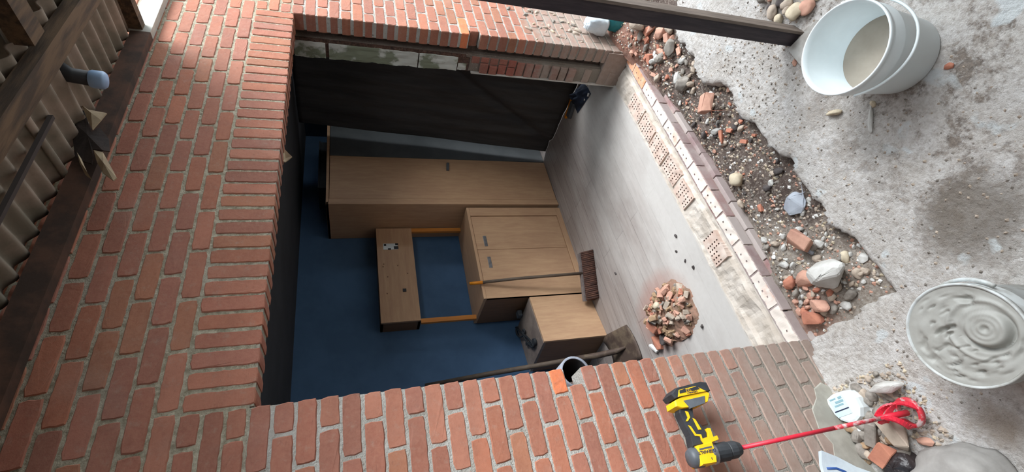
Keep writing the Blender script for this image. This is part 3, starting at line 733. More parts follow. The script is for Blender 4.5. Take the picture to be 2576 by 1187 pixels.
stone('mortar_chip', 'white', 'brickbit', 6.3, 15.6, .9, 'white chip at the far edge of the swept pile', 'stone', squash=(1.3, .5), rot=.5, z=-33.9)
stone('stone', 'dark', 'rock', 6.2, 13.3, 1.2, 'blue grey stone beside the biggest orange brick piece', 'stone', z=-33.6)
stone('stone', 'cream', 'pebble', 8.9, 11.4, 1.1, 'cream oval chip standing in the middle of the pile', 'stone', z=-33.1, rot=1.4)
for x, y in ((12.3, 6.9), (10.9, 6.4), (5.0, 8.0), (16.5, 17.5), (9.8, 5.8), (13.5, 6.0)):
    stone('mortar_chip', 'dark', 'rock', x, y, .4, 'small dark crumb lying loose on the floor around the pile', 'stone', 'loose crumbs on the floor', z=-34)

# ------------------------------------------------------------------ wardrobe
T = thing('wardrobe', (33.2, 24.7, -34), 'tall two door wardrobe, left door pale wood and right door dark', 'wardrobe')
b = MB(); x0, x1, y0, y1, zt = 33.2, 49.6, 24.7, 32.25, -1.5
b.box((x0, y0, -34), (x0+.35, y1, zt), bev=.04); b.box((x1-.35, y0, -34), (x1, y1, zt), bev=.04); b.box((x0, y0, zt-.35), (x1, y1, zt), bev=.04); b.box((x0+.3, y1-.2, -34), (x1-.3, y1, zt-.3)); b.box((x0+.35, y0+.3, -34), (x1-.35, y1, -33.2)); b.box((41.9, y0+.4, -33.2), (42.2, y1, zt-.3))
b.build('body', [M_oak], T)
b = MB(); b.box((x0+.35, y0+.02, -33.95), (x0+.95, y0+.35, zt-.38), bev=.03); b.build('stile', [M_oak], T)
b = MB(); b.box((x0+1.0, y0+.05, -33.9), (42.0, y0+.4, zt-.42), bev=.04); dr = b.build('door', [M_oak], T); tag(dr, 'pale wood left door')
b = MB(); b.bar((41.0, y0-.12, -18.2), (39.6, y0-.12, -18.0), .35, .3, (0, 1, 0)); b.build('handle', [M_grey], dr)
b = MB(); b.box((42.1, y0+.05, -33.9), (x1-.38, y0+.35, zt-.42), bev=.04); tag(b.build('door', [M_mirror], T), 'dark smoked right door')
# box on top of the wardrobe
T = thing('storage_box', (42, 27, -1.5), 'dark flat box stored on top of the wardrobe', 'box')
b = MB(); b.box((38, 27, -1.5), (47, 31.5, -.5), bev=.1); b.build('body', [M_blk], T); b = MB(); b.box((37.9, 26.9, -.52), (47.1, 31.6, -.3), bev=.05); b.build('lid', [M_blk], T)

# ------------------------------------------------------------------ low cabinet
T = thing('low_cabinet', (18.2, 24.9, -34), 'low pale wood cabinet with two sliding doors standing against the blue wall', 'cabinet')
x0, x1, y0, y1, zt = 18.25, 32.75, 24.9, 31.6, -19.75
b = MB(); b.box((x0, y0, zt-.4), (x1, y1, zt), bev=.05); tag(b.build('top', [M_oakh], T), 'worn dusty cabinet top')
b = MB(); b.box((x0, y0+.02, -34), (x0+.35, y1, zt-.4)); b.box((x1-.35, y0+.02, -34), (x1, y1, zt-.4)); b.box((x0+.35, y1-.2, -34), (x1-.35, y1, zt-.4)); b.build('body', [M_oak_shade, M_oak], T)
b = MB(); b.box((x0, y0, -34), (x1, y0+.5, -33.2), bev=.04); b.build('plinth', [M_oakh], T)
b = MB(); b.box((31.3, y0, -33.2), (x1, y0+.4, zt-.4), bev=.03); b.build('side_stile', [M_oak], T)
b = MB(); b.box((x0, y0, -33.2), (20.9, y0+.4, zt-.4), bev=.03); b.build('side_stile', [M_oak], T)
for a, c, hx in ((25.65, 31.25, 27.0), (20.95, 25.6, 23.6)):
    b = MB(); b.box((a, y0+.12, -33.15), (c, y0+.4, zt-.45), bev=.04); d = b.build('door', [M_oak], T)
    b = MB(); b.box((hx-.85, y0+.04, -21.75), (hx+.85, y0+.2, -21.3), bev=.04); tag(b.build('handle', [M_steel], d), 'recessed metal pull')
# ------------------------------------------------------------------ wall shelf unit
T = thing('wall_cabinet', (18.4, 29.7, -12.6), 'pale wood wall cabinet carried on two thin uprights above the low cabinet', 'cabinet')
b = MB(); b.box((18.4, 29.7, -12.62), (32.95, 30.05, -7.75), bev=.04); f = b.build('front_panel', [M_oakh], T)
b = MB(); b.box((18.4, 30.05, -12.62), (18.7, 32.28, -7.75)); b.box((32.65, 30.05, -12.62), (32.95, 32.28, -7.75)); b.box((18.4, 30.05, -8.05), (32.95, 32.28, -7.75)); b.box((18.4, 30.05, -12.62), (32.95, 32.28, -12.3)); b.build('body', [M_oak_shade], T)
for x in (18.05, 32.35):
    b = MB(); b.box((x, 29.75, -19.75), (x+.6, 30.2, -12.62), bev=.03); tag(b.build('upright', [M_oak_lit], T), 'thin wooden upright with orange light in its colour')
b = MB(); b.box((29.3, 29.66, -10.5), (30.3, 29.7, -8.6)); st = b.build('sticker', [M_white], f); tag(st, 'torn white sticker with dark remnants')
b = MB(); b.box((29.35, 29.63, -10.6), (29.8, 29.66, -10.0)); b.box((29.9, 29.63, -9.0), (30.2, 29.66, -8.7)); b.box((29.25, 29.63, -9.6), (29.5, 29.66, -9.2)); b.box((30.0, 29.63, -10.6), (30.3, 29.66, -10.2)); b.build('print', [M_blk], st)
b = MB(); b.box((22.6, 29.6, -11.15), (23.05, 29.72, -10.7), bev=.03); b.build('socket', [M_blk], f)
b = MB()
for x, z in ((26.9, -8.6), (26.5, -8.5), (26.6, -10.4), (24.9, -9.0), (22.4, -8.8), (25.3, -11.6)): b.box((x, 29.67, z), (x+.16, 29.71, z+.16))
b.build('screw_holes', [M_oak_shade], f)

# ------------------------------------------------------------------ small cabinet (box) left
T = thing('bedside_cabinet', (11.8, 24.4, -34), 'small pale wood box cabinet left of the broom with clutter on its top', 'cabinet')
A = Vector((11.6, 23.9)); B = Vector((18.05, 24.85)); d = (B-A).normalized(); nrm = Vector((-d.y, d.x)); Lb = (B-A).length; D = 6.9
def bx(u0, u1, v0, v1, z0, z1, bev=.04):
    m = MB(); m.box((u0, v0, z0), (u1, v1, z1), bev=bev)
    m.v = [(A.x+d.x*v[0]+nrm.x*v[1], A.y+d.y*v[0]+nrm.y*v[1], v[2]) for v in m.v]; return m
bx(0, Lb, 0, .3, -34, -25.65).build('front_panel', [M_oak], T)
bx(0, .3, .3, D, -34, -25.7).build('side_panel', [M_oak_shade], T); bx(Lb-.3, Lb, .3, D, -34, -25.7).build('side_panel', [M_oak_shade], T)
bx(.3, Lb-.3, D-.2, D, -34, -25.7).build('back_panel', [M_oak_shade], T)
bx(-.03, Lb+.03, .3, D, -25.95, -25.62).build('top', [simple('grey_dusty_laminate', (150, 136, 126), (122, 110, 104), .6, 6)], T)
T = thing('cable_coil', (14.6, 29, -25.5), 'tangled black cable lying on the small cabinet', 'cable')
b = MB(); pts = []
for i in range(90):
    t = i/90*6*math.pi; pts.append((14.6+1.5*math.sin(t*.37+1)+.9*math.cos(t), 29.0+1.6*math.cos(t*.31)+.8*math.sin(t*1.1), -25.35+.1*abs(math.sin(t*.7))))
b.tube(pts, .13, 6); b.build('cord', [M_blk], T)
b = MB(); b.box((17.2, 28.1, -25.5), (18.0, 29.0, -24.9), bev=.08); b.build('plug', [M_grey], T)
T = thing('wrench', (12.4, 27.7, -25.5), 'dark iron hand tool lying on the left corner of the small cabinet', 'tool')
b = MB(); b.bar((12.6, 26.3, -25.35), (13.6, 29.0, -25.35), .4, .2); b.build('shank', [M_blk], T); b = MB(); b.lathe([(0, -.15), (.45, -.15), (.45, .15), (0, .15)], (12.6, 26.2, -25.35), 12, smooth=False); b.build('jaw', [M_blk], T)

# ------------------------------------------------------------------ shovel
T = thing('shovel', (8.6, 21, -34), 'rusty shovel leaning into the corner, blade flat on the floor behind the left jamb', 'shovel')
b = MB(); vs = []; fs = []; nu, nv = 8, 10
for k, off in ((0, 0), (1, -.1)):
    for j in range(nv+1):
        for i in range(nu+1):
            u = -1+2*i/nu; v = j/nv; w = 2.25*(1-.06*(1-v)); yy = 18.35+5.2*v+(.35*u*u if v < .15 else 0)*(1-v/.15 if v < .15 else 0)
            if v > .85: w *= 1-.25*(v-.85)/.15
            vs.append((8.35+u*w+.14*(yy-18), yy+.25*u, -33.78+.35*u*u*(v)+.35*v+off))
o = (nu+1)*(nv+1)
for j in range(nv):
    for i in range(nu):
        a = j*(nu+1)+i; fs.append((a, a+1, a+nu+2, a+nu+1)); fs.append((a+o, a+nu+1+o, a+nu+2+o, a+1+o))
per = [i for i in range(nu+1)]+[j*(nu+1)+nu for j in range(1, nv+1)]+[nv*(nu+1)+i for i in range(nu-1, -1, -1)]+[j*(nu+1) for j in range(nv-1, 0, -1)]
for a, c in zip(per, per[1:]+per[:1]): fs.append((a, c, c+o, a+o))
b.add(vs, fs, smooth=True); b.build('blade', [M_iron], T)
b = MB(); b.tube([(8.5, 20.4, -33.62), (8.62, 21.6, -33.1), (8.8, 22.8, -31.2), (9.05, 23.8, -29.0)], [.12, .34, .36, .34], 12); b.build('socket', [M_iron], T)
b = MB(); b.tube([(9.0, 23.5, -29.6), (9.4, 25.4, -25.6), (10.0, 28, -20), (10.7, 31.7, -12.6)], .29, 12); b.build('handle', [M_shaft], T)

# ------------------------------------------------------------------ broom
T = thing('broom', (19.0, 22.4, -34), 'street broom with brown bristles leaning on the low cabinet', 'broom')
p, q = Vector((22.0, 21.1, 0)), Vector((16.4, 23.6, 0)); dd = (q-p).normalized(); nn = Vector((dd.y, -dd.x, 0))
if nn.y > 0: nn = -nn
b = MB(); b.bar(p+Vector((0, .25, -32.5)), q+Vector((0, .25, -32.5)), .55, .35); b.build('head', [M_broomw], T)
b = MB()
for i in range(26):
    for j in range(5):
        c = p+(q-p)*((i+.5)/26)+nn*((j-2)*.16); b.tube([(c.x, c.y, -32.55), (c.x+U(-.06, .06), c.y+nn.y*(.3+.14*(j-2)), -33.98)], [.14, .17], 5)
b.build('bristles', [M_bristle], T)
b = MB(); b.tube([(19.6, 22.25, -32.5), (20.05, 23.5, -24.0), (20.35, 24.5, -19.9)], .2, 10); b.build('stick', [M_shaft], T)
b = MB(); b.tube([(20.35, 24.5, -19.9), (20.5, 24.9, -18.3)], [.22, .2], 10); tag(b.build('grip', [M_orange], T), 'orange end of the broom stick')

# ------------------------------------------------------------------ black plastic sheet
def smooth2(v, a, b):
    t = max(0, min(1, (v-a)/(b-a))); return t*(1-t)*2
def sheet_pt(u, v):
    # u: away from the room corner towards the viewer, v: height
    x = 42.9-1.2*u*(1-v)+v*3.6+.6*u*v; y = 23.2-14.5*u; z = -33.95+36.0*v
    w = .10*math.sin(u*17+v*1.5)+.08*math.sin(u*47+1)+.2*nz(u*6, v*3)
    # diagonal fold
    s = (u*.85-.12)-v*1.3; w += .55*math.exp(-(s/.035)**2)*(1 if v < .5 else 0)-.5*smooth2(s, 0, .3)*(v < .5)
    return (x+w*(.35+.65*min(1, v*4+.3)), y, z)
b = MB(); nu, nv = 90, 60; vs = [sheet_pt(i/nu, j/nv) for j in range(nv+1) for i in range(nu+1)]; fs = []
o = len(vs); vs += [(v[0]+.06, v[1], v[2]) for v in vs]
for j in range(nv):
    for i in range(nu): a = j*(nu+1)+i; fs.append((a, a+1, a+nu+2, a+nu+1)); fs.append((a+o, a+nu+1+o, a+nu+2+o, a+1+o))
per = [i for i in range(nu+1)]+[j*(nu+1)+nu for j in range(1, nv+1)]+[nv*(nu+1)+i for i in range(nu-1, -1, -1)]+[j*(nu+1) for j in range(nv-1, 0, -1)]
for a, c in zip(per, per[1:]+per[:1]): fs.append((a, c, c+o, a+o))
b.add(vs, fs, smooth=True); ps = b.build('plastic_sheet', [M_sheet], origin=(43, 16, -34)); tag(ps, 'creased black plastic sheet hanging from ceiling to floor on the right of the room', 'plastic sheet')
T = thing('putty_knife', (41, 13.3, -34), 'small dark tool with an orange edge at the foot of the black sheet', 'tool')
b = MB(); b.bar((41.0, 14.8, -33.75), (41.5, 11.7, -33.75), .35, .3); b.build('handle', [M_orange], T)
b = MB(); b.bar((40.2, 14.0, -33.7), (40.6, 11.8, -33.7), .9, .45); b.build('blade', [M_grey], T)
T = thing('rag', (39.5, 10.2, -34), 'crumpled dark blue rag on the floor near the right jamb', 'rag')
b = MB(); vs = []; fs = []; n = 20
for j in range(n+1):
    for i in range(n+1):
        u = -1+2*i/n; v = -1+2*j/n; r = math.hypot(u, v); vs.append((39.9+1.6*u+.5*v, 10.2+2.0*v, -33.98+max(0, (1-r))*1.3*(1+.8*nz(u*4, v*4))+.02))
for j in range(n):
    for i in range(n): fs.append((j*(n+1)+i, j*(n+1)+i+1, (j+1)*(n+1)+i+1, (j+1)*(n+1)+i))
b.add(vs, fs, smooth=True); b.build('cloth', [simple('dark_blue_cloth', (30, 44, 66), (22, 32, 48), .9, 8)], T)
for x, y in ((38.2, 8.6), (38.6, 9.6), (38.9, 7.6)): stone('mortar_chip', 'white', 'brickbit', x, y, .55, 'pale blue white chip on the floor beside the dark rag', 'stone', 'pale chips beside the dark rag', z=-34)

# ------------------------------------------------------------------ drain pipe stub in the left jamb
T = thing('drain_pipe', (.3, 2.0, -17.95), 'grey pipe end with black inside showing in the notch of the left jamb', 'pipe')
b = MB(); ax = (0, 1, 0); c = (.3, 1.75, -17.55)
b.lathe([(.86, 0), (1.0, 0), (1.0, 4.6), (.86, 4.6), (.86, 0)], c, 32, axis=ax); b.build('tube', [M_pipe], T)
b = MB(); b.lathe([(.855, .08), (.85, 4.0), (0.01, 4.0)], c, 32, axis=ax); b.build('lining', [M_pipei], T)

# ------------------------------------------------------------------ buckets
def bucket(cx, cy, zg, h, r0, r1, T, mat, wall_t=.08, flange=True):
    b = MB(); pr = [(0.01, .06), (r0-.05, .06), (r0, .12)]
    def R_(t): return r0+(r1-r0)*t/h
    if flange: pr += [(R_(h*.72), h*.72), (R_(h*.72)+.09, h*.73), (R_(h*.76)+.1, h*.76), (R_(h*.9)+.05, h*.9)]
    pr += [(R_(h-.25), h-.25), (r1+.07, h-.22), (r1+.08, h-.02), (r1+.05, h+.02), (r1-.02, h), (R_(h-.3)-wall_t, h-.3), (R_(.3)-wall_t, .3), (.01, .25)]
    b.lathe(pr, (cx, cy, zg), 64); return b.build('body', [mat], T)
zg = -34.28
T = thing('bucket', (10.2, -15.5, zg), 'white plastic bucket holding murky water on the concrete', 'bucket')
bucket(10.2, -15.5, zg, 4.5, 2.03, 2.36, T, M_white)
b = MB(); b.disc((10.2, -15.5, zg+1.6), 2.06, 48); b.build('water', [M_water], T)
b = MB(); b.lathe([(.01, 0), (.2, .02), (.2, .08), (.01, .1)], (9.3, -16.5, zg+1.58), 12); b.build('floating_scrap', [M_scrap], T)
b = MB(); pts = []
for i in range(41):
    t = math.pi*i/40; ang = t+math.radians(150); r = 2.62; drop = 1.25*math.sin(t)
    pts.append((10.2+r*math.cos(ang), -15.5+r*math.sin(ang), zg+4.1-drop))
b.tube(pts, .07, 8); tag(b.build('handle', [M_white], T), 'thin white hoop handle hanging down')
# mortar tub
T = thing('mortar_tub', (-4.4, -10.95, zg), 'round white tub filled to the brim with grey wet mortar', 'bucket')
bucket(-4.4, -10.95, zg, 4.3, 2.0, 2.2, T, M_whited)
b = MB(); n = 90; m = 44; vs = [(-4.4, -10.95, zg+4.15)]; fs = []
def mortar_h(u, v):
    r = math.hypot(u, v); a = math.atan2(v, u); h = 0
    rr = math.hypot(u+.12, v+.85); aa = math.atan2(v+.85, u+.12)
    h += .14*smooth(rr, .84, .62)+.02*math.cos(rr*30)*smooth(rr, .8, .3)-.34*math.exp(-((rr-.86)/.09)**2)*(.35+.65*math.cos(aa-3.3))
    h += .12*math.exp(-(rr/.09)**2)*-1.2+.10*math.exp(-((rr-1.25-.12*math.sin(aa*1))/.09)**2)
    h += .018*math.sin(rr*11+aa*1.0+2.5*nz(u, v, 0, 1.2))*smooth(rr, .95, 1.3)+.03*nz(u*2, v*2, 4, 1.3)-.13*max(0, nz(u*4.2, v*1.6, 9, 1.5)-.2)*3.5*smooth(rr, .9, 1.2)
    return h*smooth(2.1-r, 0, .25)
for j in range(1, m+1):
    for i in range(n):
        t = 2*math.pi*i/n; r = 2.16*j/m; u = r*math.cos(t); v = r*math.sin(t); vs.append((-4.4+u, -10.95+v, zg+4.24+mortar_h(u, v)))
vs[0] = (-4.4, -10.95, zg+4.24+mortar_h(0, 0))
for i in range(n): fs.append((0, 1+i, 1+(i+1) % n))
for j in range(1, m):
    for i in range(n): a = 1+(j-1)*n; c = 1+j*n; fs.append((a+i, c+i, c+(i+1) % n, a+(i+1) % n))
b.add(vs, fs, smooth=True); b.build('mortar', [M_wet], T)
b = MB(); pts = []
for i in range(41):
    t = math.pi*i/40; ang = t+math.radians(-58); r = 2.4
    pts.append((-4.4+r*math.cos(ang), -10.95+r*math.sin(ang), zg+3.9-.75*math.sin(t)))
b.tube(pts, .09, 8); b.build('handle', [M_whited], T)

# ------------------------------------------------------------------ post with paver
T = thing('support_post', (17.2, -12.3, -34.2), 'dark squared timber post rising from the concrete beside the white bucket', 'post')
b = MB(); b.box((16.75, -12.85, -34.3), (17.75, -11.9, 11), rot=.12, bev=.05); pb = b.build('shaft', [M_post], T)
b = MB(); b.box((16.6, -13.02, -34.28), (17.7, -12.82, 11), rot=.12, cen=(17.25, -12.37, 0), bev=.03); b.build('edge_strip', [M_postl], T)
b = MB()
for x, z in ((17.0, -33.2), (17.45, -33.7), (17.35, -32.6), (17.0, -32.0)): b.lathe([(.01, 0), (.13, 0), (.1, .06), (.01, .07)], (x, -11.89, z), 10, axis=(0, 1, 0))
b.build('bolts', [M_steel], T)
T = thing('paver', (15.0, -12.4, -34.3), 'pale pointed concrete paver between the post foot and the bucket', 'paver')
b = MB(); b.prism([(17.3, 0), (15.6, 1.9), (12.4, .6), (14.0, -2.0)], lambda z: 0, lambda z: 0)
b = MB(); P4 = [(16.6, -11.8), (12.9, -11.6), (12.6, -14.6), (16.2, -14.2)]
b.add([(x, y, z) for z in (-34.3, -33.85) for x, y in P4], [(0, 3, 2, 1), (4, 5, 6, 7), (0, 1, 5, 4), (1, 2, 6, 5), (2, 3, 7, 6), (3, 0, 4, 7)]); b.build('slab', [M_conc], T)

# ------------------------------------------------------------------ cordless drill with mixing paddle, leaning on the wall
T = thing('mixing_drill', (-6.2, -4.3, -34.2), 'yellow and black cordless drill with a long red mixing paddle leaning against the brick wall', 'drill')
def yc(z): return -1.75+.19*(z+23.5)
def F(o): return lambda z: yc(z)-o
def prism(name, poly, f, bk, mat, parent=T, bev=.08):
    m = MB(); m.prism(poly, F(f), F(-bk), bev=bev); return m.build(name, [mat], parent)
prism('housing', [(-5.45, -21.3), (-5.42, -22.15), (-6.0, -22.1), (-6.42, -21.95), (-6.38, -21.15), (-6.05, -21.12)], .52, .5, M_yel, bev=.1)
m = MB(); m.lathe([(.01, -.35), (.38, -.35), (.5, -.15), (.52, .3), (.42, .35)], (-5.93, yc(-21.2), -21.25), 20, axis=(-.03, -.19, -.98)); m.v = [(x, y, z) for x, y, z in m.v]
m.build('motor_end', [M_grey], T)
m = MB(); m.lathe([(.46, -.15), (.53, 0), (.53, .25), (.46, .3)], (-5.93, yc(-22.1), -22.08), 24, axis=(-.03, -.19, -.98)); m.build('collar', [M_steel], T)
m = MB(); m.lathe([(.42, 0), (.47, .05), (.47, .75), (.4, .82), (.43, .86), (.43, 1.2), (.3, 1.5), (.12, 1.55), (.1, 1.6)], (-5.94, yc(-22.3), -22.3), 16, axis=(-.03, -.19, -.98), smooth=False); m.build('chuck', [M_blk], T)
prism('handle', [(-3.45, -21.3), (-3.55, -22.0), (-4.06, -21.85), (-4.56, -22.1), (-4.95, -22.2), (-5.45, -22.0), (-5.45, -21.2), (-4.87, -21.32), (-4.38, -21.25), (-3.7, -21.2)], .3, .3, M_blk, bev=.06)
prism('battery_mount', [(-3.1, -21.05), (-2.95, -21.6), (-2.9, -22.95), (-3.1, -23.15), (-3.5, -22.85), (-3.62, -22.2), (-3.55, -21.3), (-3.4, -21.0)], .52, .5, M_yel, bev=.06)
prism('control_strip', [(-3.2, -21.5), (-3.18, -22.75), (-3.55, -22.6), (-3.66, -21.7)], .57, -.4, M_grey, bev=.03)
bt = prism('battery', [(-2.75, -21.0), (-2.48, -21.35), (-2.4, -22.86), (-2.5, -23.2), (-2.98, -23.22), (-3.0, -21.1)], .58, .55, M_blk, bev=.07)
prism('battery_panel', [(-2.62, -21.45), (-2.6, -22.45), (-2.97, -22.9), (-2.97, -21.25)], .62, -.45, M_yel, bt, .02)
prism('battery_vent', [(-2.66, -21.45), (-2.62, -21.8), (-2.82, -21.8), (-2.82, -21.4)], .64, -.5, M_blk, bt, .02)
prism('battery_vent', [(-2.66, -22.05), (-2.62, -22.5), (-2.8, -22.6), (-2.82, -22.1)], .64, -.5, M_blk, bt, .02)
prism('selector', [(-5.2, -21.7), (-5.15, -22.15), (-4.75, -22.28), (-4.78, -22.4), (-5.22, -22.36), (-5.2, -22.6), (-5.4, -22.6), (-5.5, -21.8)], .42, .3, M_yel, bev=.04)
prism('handle_stripe', [(-3.69, -21.5), (-3.76, -21.64), (-4.05, -21.63), (-4.22, -21.42), (-4.2, -21.32), (-4.03, -21.5)], .34, -.2, M_yel, bev=.02)
prism('handle_stripe', [(-4.1, -21.75), (-4.22, -21.86), (-4.75, -21.96), (-4.73, -21.8)], .34, -.2, M_yel, bev=.02)
prism('handle_stripe', [(-4.4, -21.36), (-4.49, -21.47), (-4.91, -21.58), (-4.98, -21.84), (-5.3, -21.8), (-5.3, -21.72), (-5.05, -21.74), (-4.98, -21.5)], .34, -.2, M_yel, bev=.02)
def text(name, body, size, pos, xdir, ydir, mat, parent, ext=.0004):
    cu = bpy.data.curves.new(name, 'FONT'); cu.body = body; cu.size = size*S; cu.align_x = 'CENTER'; cu.align_y = 'CENTER'; cu.extrude = ext; cu.offset = .0002
    o = bpy.data.objects.new(name, cu); C.objects.link(o); cu.materials.append(mat)
    X = Vector(xdir).normalized(); Y = Vector(ydir).normalized(); Y = (Y-X*Y.dot(X)).normalized(); Z = X.cross(Y)
    R = Matrix((X, Y, Z)).transposed().to_4x4(); p = W(*pos)
    if parent is not None: o.parent = parent; p = p-W(*parent['_o'])
    R.translation = p; me = bpy.data.meshes.new_from_object(o); bpy.data.objects.remove(o); o = bpy.data.objects.new(name, me); C.objects.link(o); o.parent = parent; o.matrix_local = R; return o
ux = (0.03, .19, .98)
text('lettering', 'D\u1d07WALT', .21, (-5.82, yc(-21.62)-.545, -21.64), ux, (-1, 0, 0), M_ink, T)
text('lettering', '5', .16, (-6.18, yc(-21.7)-.535, -21.75), ux, (-1, 0, 0), M_ink, T)
prism('badge', [(-5.62, -21.3), (-5.62, -22.0), (-5.7, -22.0), (-5.7, -21.3)], .53, -.4, M_grey, T, .01)
text('lettering', 'D\u1d07WALT', .13, (-2.88, yc(-22.1)-.635, -22.1), ux, (-1, 0, 0), M_ink, bt)
text('lettering', 'XR', .2, (-2.72, yc(-21.95)-.645, -21.93), ux, (-1, 0, 0), M_ink, bt)
# paddle
tip = Vector((-6.2, -4.25, -33.6)); topr = Vector((-5.97, yc(-23.7), -23.85))
m = MB(); m.tube([topr, topr+(tip-topr)*.55], .11, 10); rod = m.build('paddle_rod', [M_red], T)
m = MB(); m.tube([topr+(tip-topr)*.54, topr+(tip-topr)*.84], .115, 10); tag(m.build('paddle_rod', [M_redd], T), 'worn lower stretch of the red rod, scraped pale')
m = MB(); m.tube([topr+(tip-topr)*.83, tip+Vector((0, 0, .2))], .16, 10); m.build('paddle_rod', [M_red], T)
ax = (tip-topr).normalized(); e1 = ax.cross(Vector((0, 0, 1)).cross(ax)).normalized() if False else ax.cross(Vector((1, 0, 0))).normalized(); e2 = ax.cross(e1).normalized()
def ringpts(c, r, n=28, h=0): return [c+(e1*math.cos(2*math.pi*i/n)+e2*math.sin(2*math.pi*i/n))*r for i in range(n)]
m = MB(); cb = tip-ax*.02
m.lathe([(.62, -.13), (.80, -.13), (.80, .13), (.62, .13), (.62, -.13)], cb, 32, axis=ax); head = m.build('mixing_ring', [M_redd], T)
m = MB()
for k in range(3):
    pts = []
    for i in range(15):
        t = i/14; a = 2*math.pi*k/3+t*2.1; r = .12+.62*math.sin(min(1, t*1.25)*math.pi/2); pts.append(tip-ax*(1.9*(1-t))+(e1*math.cos(a)+e2*math.sin(a))*r)
    for i in range(14):
        pA, pB = pts[i], pts[i+1]; m.bar(pA, pB, .1, .3, ax)
m.build('mixing_blades', [M_red], T)

# ------------------------------------------------------------------ bottle
T = thing('bottle', (-5.2, .0, -34), 'white plastic jug with a blue white label lying against the wall under the paddle rod', 'bottle')
bc = Vector((-5.0, -.85, -33.35)); 
# the jug lies on its back; long axis runs along -x, flat face upwards
def jug(prof, th, z0, name, mat, parent=T, lift=0, bev=.25):
    # prof: (x, y) outline
    m = MB(); n = len(prof); cx = sum(p[0] for p in prof)/n; cy = sum(p[1] for p in prof)/n; vs = []
    for k, (zz, s) in enumerate(((z0, 1-bev*.5), (z0+th*.22, 1), (z0+th*.75, 1), (z0+th*.95, 1-bev*.25), (z0+th, 1-bev*.8))):
        for x, y in prof: vs.append((cx+(x-cx)*s, cy+(y-cy)*s, zz+tilt(cx+(x-cx)*s, cy+(y-cy)*s)))
    fs = [list(range(n))[::-1], [4*n+k for k in range(n)]]
    for i in range(4):
        for k in range(n): fs.append((i*n+k, i*n+(k+1) % n, (i+1)*n+(k+1) % n, (i+1)*n+k))
    m.add(vs, fs, smooth=False); return m.build(name, [mat], parent)
def tilt(x, y): return (y+1.0)*.12
body = [(-4.08, -.15), (-3.95, -.6), (-3.98, -1.3), (-4.15, -1.75), (-4.6, -1.95), (-5.2, -1.9), (-5.65, -1.6), (-5.82, -1.2), (-5.82, -.75), (-5.5, -.3), (-5.1, -.1), (-4.4, -.05)]
jug(body, 1.05, -34.3, 'body', M_white)
m = MB(); m.lathe([(.25, 0), (.26, .45), (.01, .45)], (-5.75, -.85, -33.8), 16, axis=(-1, 0, 0)); m.build('neck', [M_white], T)
m = MB(); m.lathe([(.29, 0), (.32, .06), (.32, .4), (.01, .43)], (-6.1, -.85, -33.8), 16, axis=(-1, 0, 0)); m.build('cap', [M_white], T)
zt = lambda x, y: -33.25+tilt(x, y)+.01
def decal(name, x0, x1, y0, y1, mat, parent, off=0):
    m = MB(); vs = [(x, y, zt(x, y)+off+dz) for dz in (-.02, .015) for x, y in ((x0, y0), (x1, y0), (x1, y1), (x0, y1))]
    m.add(vs, [(0, 3, 2, 1), (4, 5, 6, 7), (0, 1, 5, 4), (1, 2, 6, 5), (2, 3, 7, 6), (3, 0, 4, 7)]); return m.build(name, [mat], parent)
lb = decal('label', -5.3, -4.15, -1.3, -.3, M_label, T)
tag(lb, 'pale blue printed label with a dark bar')
m = MB()
for i in range(6):
    y = -.95+i*.02
for (a, c, y0_, y1_) in ((-4.35, -4.22, -1.2, -.95), (-4.55, -4.42, -1.2, -.65), (-4.72, -4.62, -1.1, -.5), (-4.3, -4.22, -.8, -.4)):
    vs = [(x, y, zt(x, y)+dz) for dz in (0, .03) for x, y in ((a, y0_), (c, y0_), (c, y1_), (a, y1_))]; m.add(vs, [(0, 3, 2, 1), (4, 5, 6, 7), (0, 1, 5, 4), (1, 2, 6, 5), (2, 3, 7, 6), (3, 0, 4, 7)])
m.build('faded_print', [M_inkb], lb)
m = MB(); a, c, y0_, y1_ = -4.99, -4.93, -1.28, -.32
vs = [(x, y, zt(x, y)+dz) for dz in (0, .04) for x, y in ((a, y0_), (c, y0_), (c, y1_), (a, y1_))]; m.add(vs, [(0, 3, 2, 1), (4, 5, 6, 7), (0, 1, 5, 4), (1, 2, 6, 5), (2, 3, 7, 6), (3, 0, 4, 7)]); m.build('dark_bar', [M_ink], lb)

# ------------------------------------------------------------------ sacks
def lump(cx, cy, z0, rx, ry, h, mat, name, T, seed=0, peak=None, n=36, m_=20):
    b = MB(); vs = []; fs = []
    for j in range(m_+1):
        v = j/m_; ph = v*math.pi/2
        for i in range(n):
            t = 2*math.pi*i/n; k = 1+.16*nz(math.cos(t)*1.5, math.sin(t)*1.5+v*2, seed, 1)+.07*nz(t*3, v*7, seed+3, 1)
            sx = math.copysign(abs(math.cos(t))**.75, math.cos(t)); sy = math.copysign(abs(math.sin(t))**.75, math.sin(t))
            r = math.cos(ph)**.55 if v < 1 else 0
            px, py = (peak[0]*v*v, peak[1]*v*v) if peak else (0, 0)
            vs.append((cx+rx*sx*r*k+px, cy+ry*sy*r*k+py, z0+h*math.sin(ph)*(1+.08*nz(t, v*4, seed, 2))))
    for j in range(m_):
        for i in range(n): fs.append((j*n+i, j*n+(i+1) % n, (j+1)*n+(i+1) % n, (j+1)*n+i))
    fs.append(list(range(n))[::-1]); b.add(vs, fs, smooth=True); return b.build(name, [mat], T)
T = thing('plastic_sack', (-8.6, -1.5, -34.2), 'white plastic sack with blue print standing against the wall at the left', 'sack')
